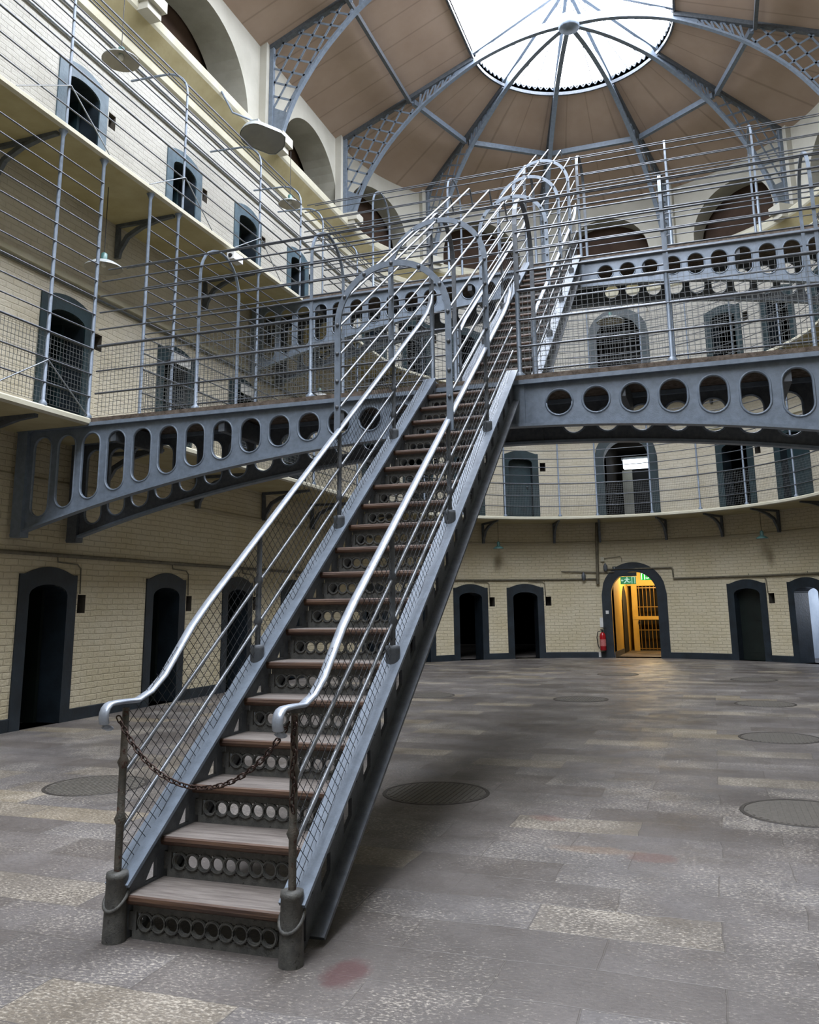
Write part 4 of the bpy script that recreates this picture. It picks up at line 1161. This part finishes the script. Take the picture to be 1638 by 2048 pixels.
for s, part in door_s:
    if part == 'R' or s < 5: continue
    lb = None
    if part == 'L':
        k = [x for x in NAVE_DOORS if x > 5].index(s); lb = f'thin wall conduit beside the {ORD[k]} ground-floor door on the left wall'
    else:
        a = min(APSE, key=lambda q_: abs(sa(q_) - s)); k = ([x for x in APSE if x > 0].index(a) if a > 0 else [x for x in reversed(APSE) if x < 0].index(a))
        lb = f'thin wall conduit beside the {ORD[k]} ground-floor door {"right" if a > 0 else "left"} of the lit archway'
    b = MB(); b.tube([P(s + .1, .03, 2.17), P(s + .12, .03, 2.10), P(s + .5, .03, 2.08), P(s + .57, .03, 2.03), P(s + .585, .03, 1.68)], .011, 6)
    tag(obj('wall_conduit', b, M['conduit']), lb, 'conduit', 'conduits beside the cell doors')
# lamp-like fittings on the pipes beside the archway
for a, z, lb in ((-11.0, 2.2, 'small dark wall fitting on the pipe well left of the lit archway'), (-5.2, 2.44, 'small dark wall fitting at the top left of the lit archway')):
    b = MB(); c = P(sa(a), .07, z); b.lathe([(.03, -.1), (.055, -.06), (.06, .04), (.03, .1), (.01, .13)], c, 10); tag(obj('wall_fitting', b, M['irond']), lb, 'fitting', 'wall fittings near the archway')
# junction box, switch plate
b = MB(); b.box((sa(-6.3), 0, 2.62), (sa(-5.4), .06, 2.74), fn=P); tag(obj('junction_box', b, M['cornice']), 'cream junction box above left of the lit archway', 'box')
b = MB(); b.box((sa(-5.75), .02, 1.18), (sa(-5.0), .05, 1.27), fn=P); tag(obj('switch_plate', b, M['white']), 'small white switch on the left edge of the archway surround', 'switch')
b = MB(); b.tube([P(sa(-5.4), .03, 2.7), P(sa(-4), .03, 2.72), P(sa(-1.2), .03, 2.74), P(sa(-.9), .03, 2.7), P(sa(-.9), .03, 2.58)], .008, 5); tag(obj('cable', b, M['conduit']), 'thin cable running from the junction box over the archway', 'cable')
b = MB(); b.box((sa(-.4) - .32, .03, 2.40), (sa(2.2) + .02, .05, 2.47), fn=P); o = obj('gateway_plate', b, M['navy']); tag(o, 'dark name plate with pale worn lettering at the top of the lit archway', 'sign')
b = MB()
x = sa(-.4) - .28
for w_ in (.03, .02, .04, .03, .03, .02, .04, .03, .03, .02, .03, .03):
    b.box((x, .05, 2.415), (x + w_ - .008, .053, 2.455), fn=P); x += w_ + .008
obj('worn_lettering', b, M['lampgrey'], o)
# fire extinguisher
ex = P(sa(-6.9), .12, 0)
t = thing('fire_extinguisher', 'red fire extinguisher hung on the wall left of the lit archway', 'extinguisher', ex + Vector((0, 0, .2)))
b = MB(); b.lathe([(.0, .2), (.075, .2), (.085, .22), (.085, .60), (.06, .66), (.025, .69)], ex, 16); obj('cylinder', b, M['red'], t)
b = MB(); b.lathe([(.087, .32), (.087, .50)], ex, 16, cap=False); lbm = paint('pale_red_label', 'c45a58', 'cf8a86', .5, scale=40, bump=0); obj('label', b, lbm, t)
b = MB(); b.lathe([(.03, .69), (.03, .75)], ex, 8); b.bar(ex + Vector((-.05, -.02, .76)), ex + Vector((.1, -.04, .79)), .03, .02); obj('valve', b, M['black'], t)
b = MB(); b.tube([ex + Vector(p) for p in ((-.02, -.03, .73), (-.12, -.04, .7), (-.15, -.05, .55), (-.13, -.05, .35), (-.09, -.06, .26))], .012, 6); obj('hose', b, M['black'], t)
b = MB(); b.box((sa(-7.4), .01, .82), (sa(-6.2), .02, 1.08), fn=P); tag(obj('safety_notice', b, M['white']), 'white safety notice on the wall above the fire extinguisher', 'notice')
# stains of soot under the two teal lamps and fallen plaster paint
b = MB(); b.box((sa(-8.6), .019, .02), (sa(-7.5), .021, .16), fn=P); tag(obj('paint_patch', b, M['white']), 'bare white patch in the skirting beside the extinguisher', 'paint patch')
# manhole covers
spots = [(-2.85, 2.82, 'round iron floor cover left of the staircase foot'), (.02, 3.34, 'round iron floor cover in shadow just right of the stairs'), (2.72, 3.42, 'large nearest iron floor cover at the right edge'),
         (2.80, 7.03, 'round iron floor cover at right, second from the viewer'), (.15, 10.45, 'round iron floor cover in the middle distance left of the rightmost ones'), (2.83, 10.4, 'round iron floor cover in the middle distance at right'),
         (.22, 15.4, 'farthest iron floor cover in front of the lit archway'), (-2.36, 10.5, 'round iron floor cover in the middle distance behind the stairs'), (2.85, 14.6, 'far iron floor cover towards the right-hand doors')]
for x, y, lb in spots:
    t = thing('manhole_cover', lb, 'floor cover', (x, y, 0), 'round iron covers in the floor')
    r = .43
    b = MB(); rows = []
    for k in range(40):
        a = 2 * PI * k / 40; c, s_ = math.cos(a), math.sin(a)
        rows.append([(x + r * c, y + r * s_, 0), (x + (r - .004) * c, y + (r - .004) * s_, .004), (x + (r - .03) * c, y + (r - .03) * s_, .004), (x + (r - .032) * c, y + (r - .032) * s_, 0)])
    b.grid(rows, 0, smooth=False, closed_v=True); obj('rim', b, M['manrim'], t)
    b = MB(); b.face([(x + (r - .034) * math.cos(2 * PI * k / 40), y + (r - .034) * math.sin(2 * PI * k / 40), .003) for k in range(40)])
    for i in range(-9, 10):
        d = i * .042; hl = math.sqrt(max(0, (r - .05) ** 2 - d * d))
        b.bar((x + d, y - hl, .004), (x + d, y + hl, .004), .018, .004)
    obj('cover_plate', b, M['manhole'], t)

# ------------------------------------------------------------------ camera, world, view
cam = bpy.data.cameras.new('camera'); co = bpy.data.objects.new('camera', cam); COL.objects.link(co)
yaw, pitch, roll = .334, .201, -.012
fw = Vector((-math.sin(yaw) * math.cos(pitch), math.cos(yaw) * math.cos(pitch), math.sin(pitch)))
rt = Vector((math.cos(yaw), math.sin(yaw), 0)); upv = rt.cross(fw)
r2 = rt * math.cos(roll) + upv * math.sin(roll); u2 = -rt * math.sin(roll) + upv * math.cos(roll)
m = Matrix((r2, u2, -fw)).transposed().to_4x4(); m.translation = Vector((2.229, -3.568, 1.469)); co.matrix_world = m
cam.sensor_fit = 'HORIZONTAL'; cam.sensor_width = 36; cam.lens = 1704 / 1638 * 36
cam.shift_y = -160 / 1638; cam.clip_end = 200
S.camera = co
w = bpy.data.worlds.new('overcast_sky'); S.world = w; w.use_nodes = True
w.node_tree.nodes['Background'].inputs['Color'].default_value = (.75, .82, .9, 1)
w.node_tree.nodes['Background'].inputs['Strength'].default_value = 0.0
S.view_settings.view_transform = 'Standard'; S.view_settings.look = 'None'; S.view_settings.gamma = 1
S.view_settings.exposure = 1.52
S.view_settings.use_curve_mapping = False
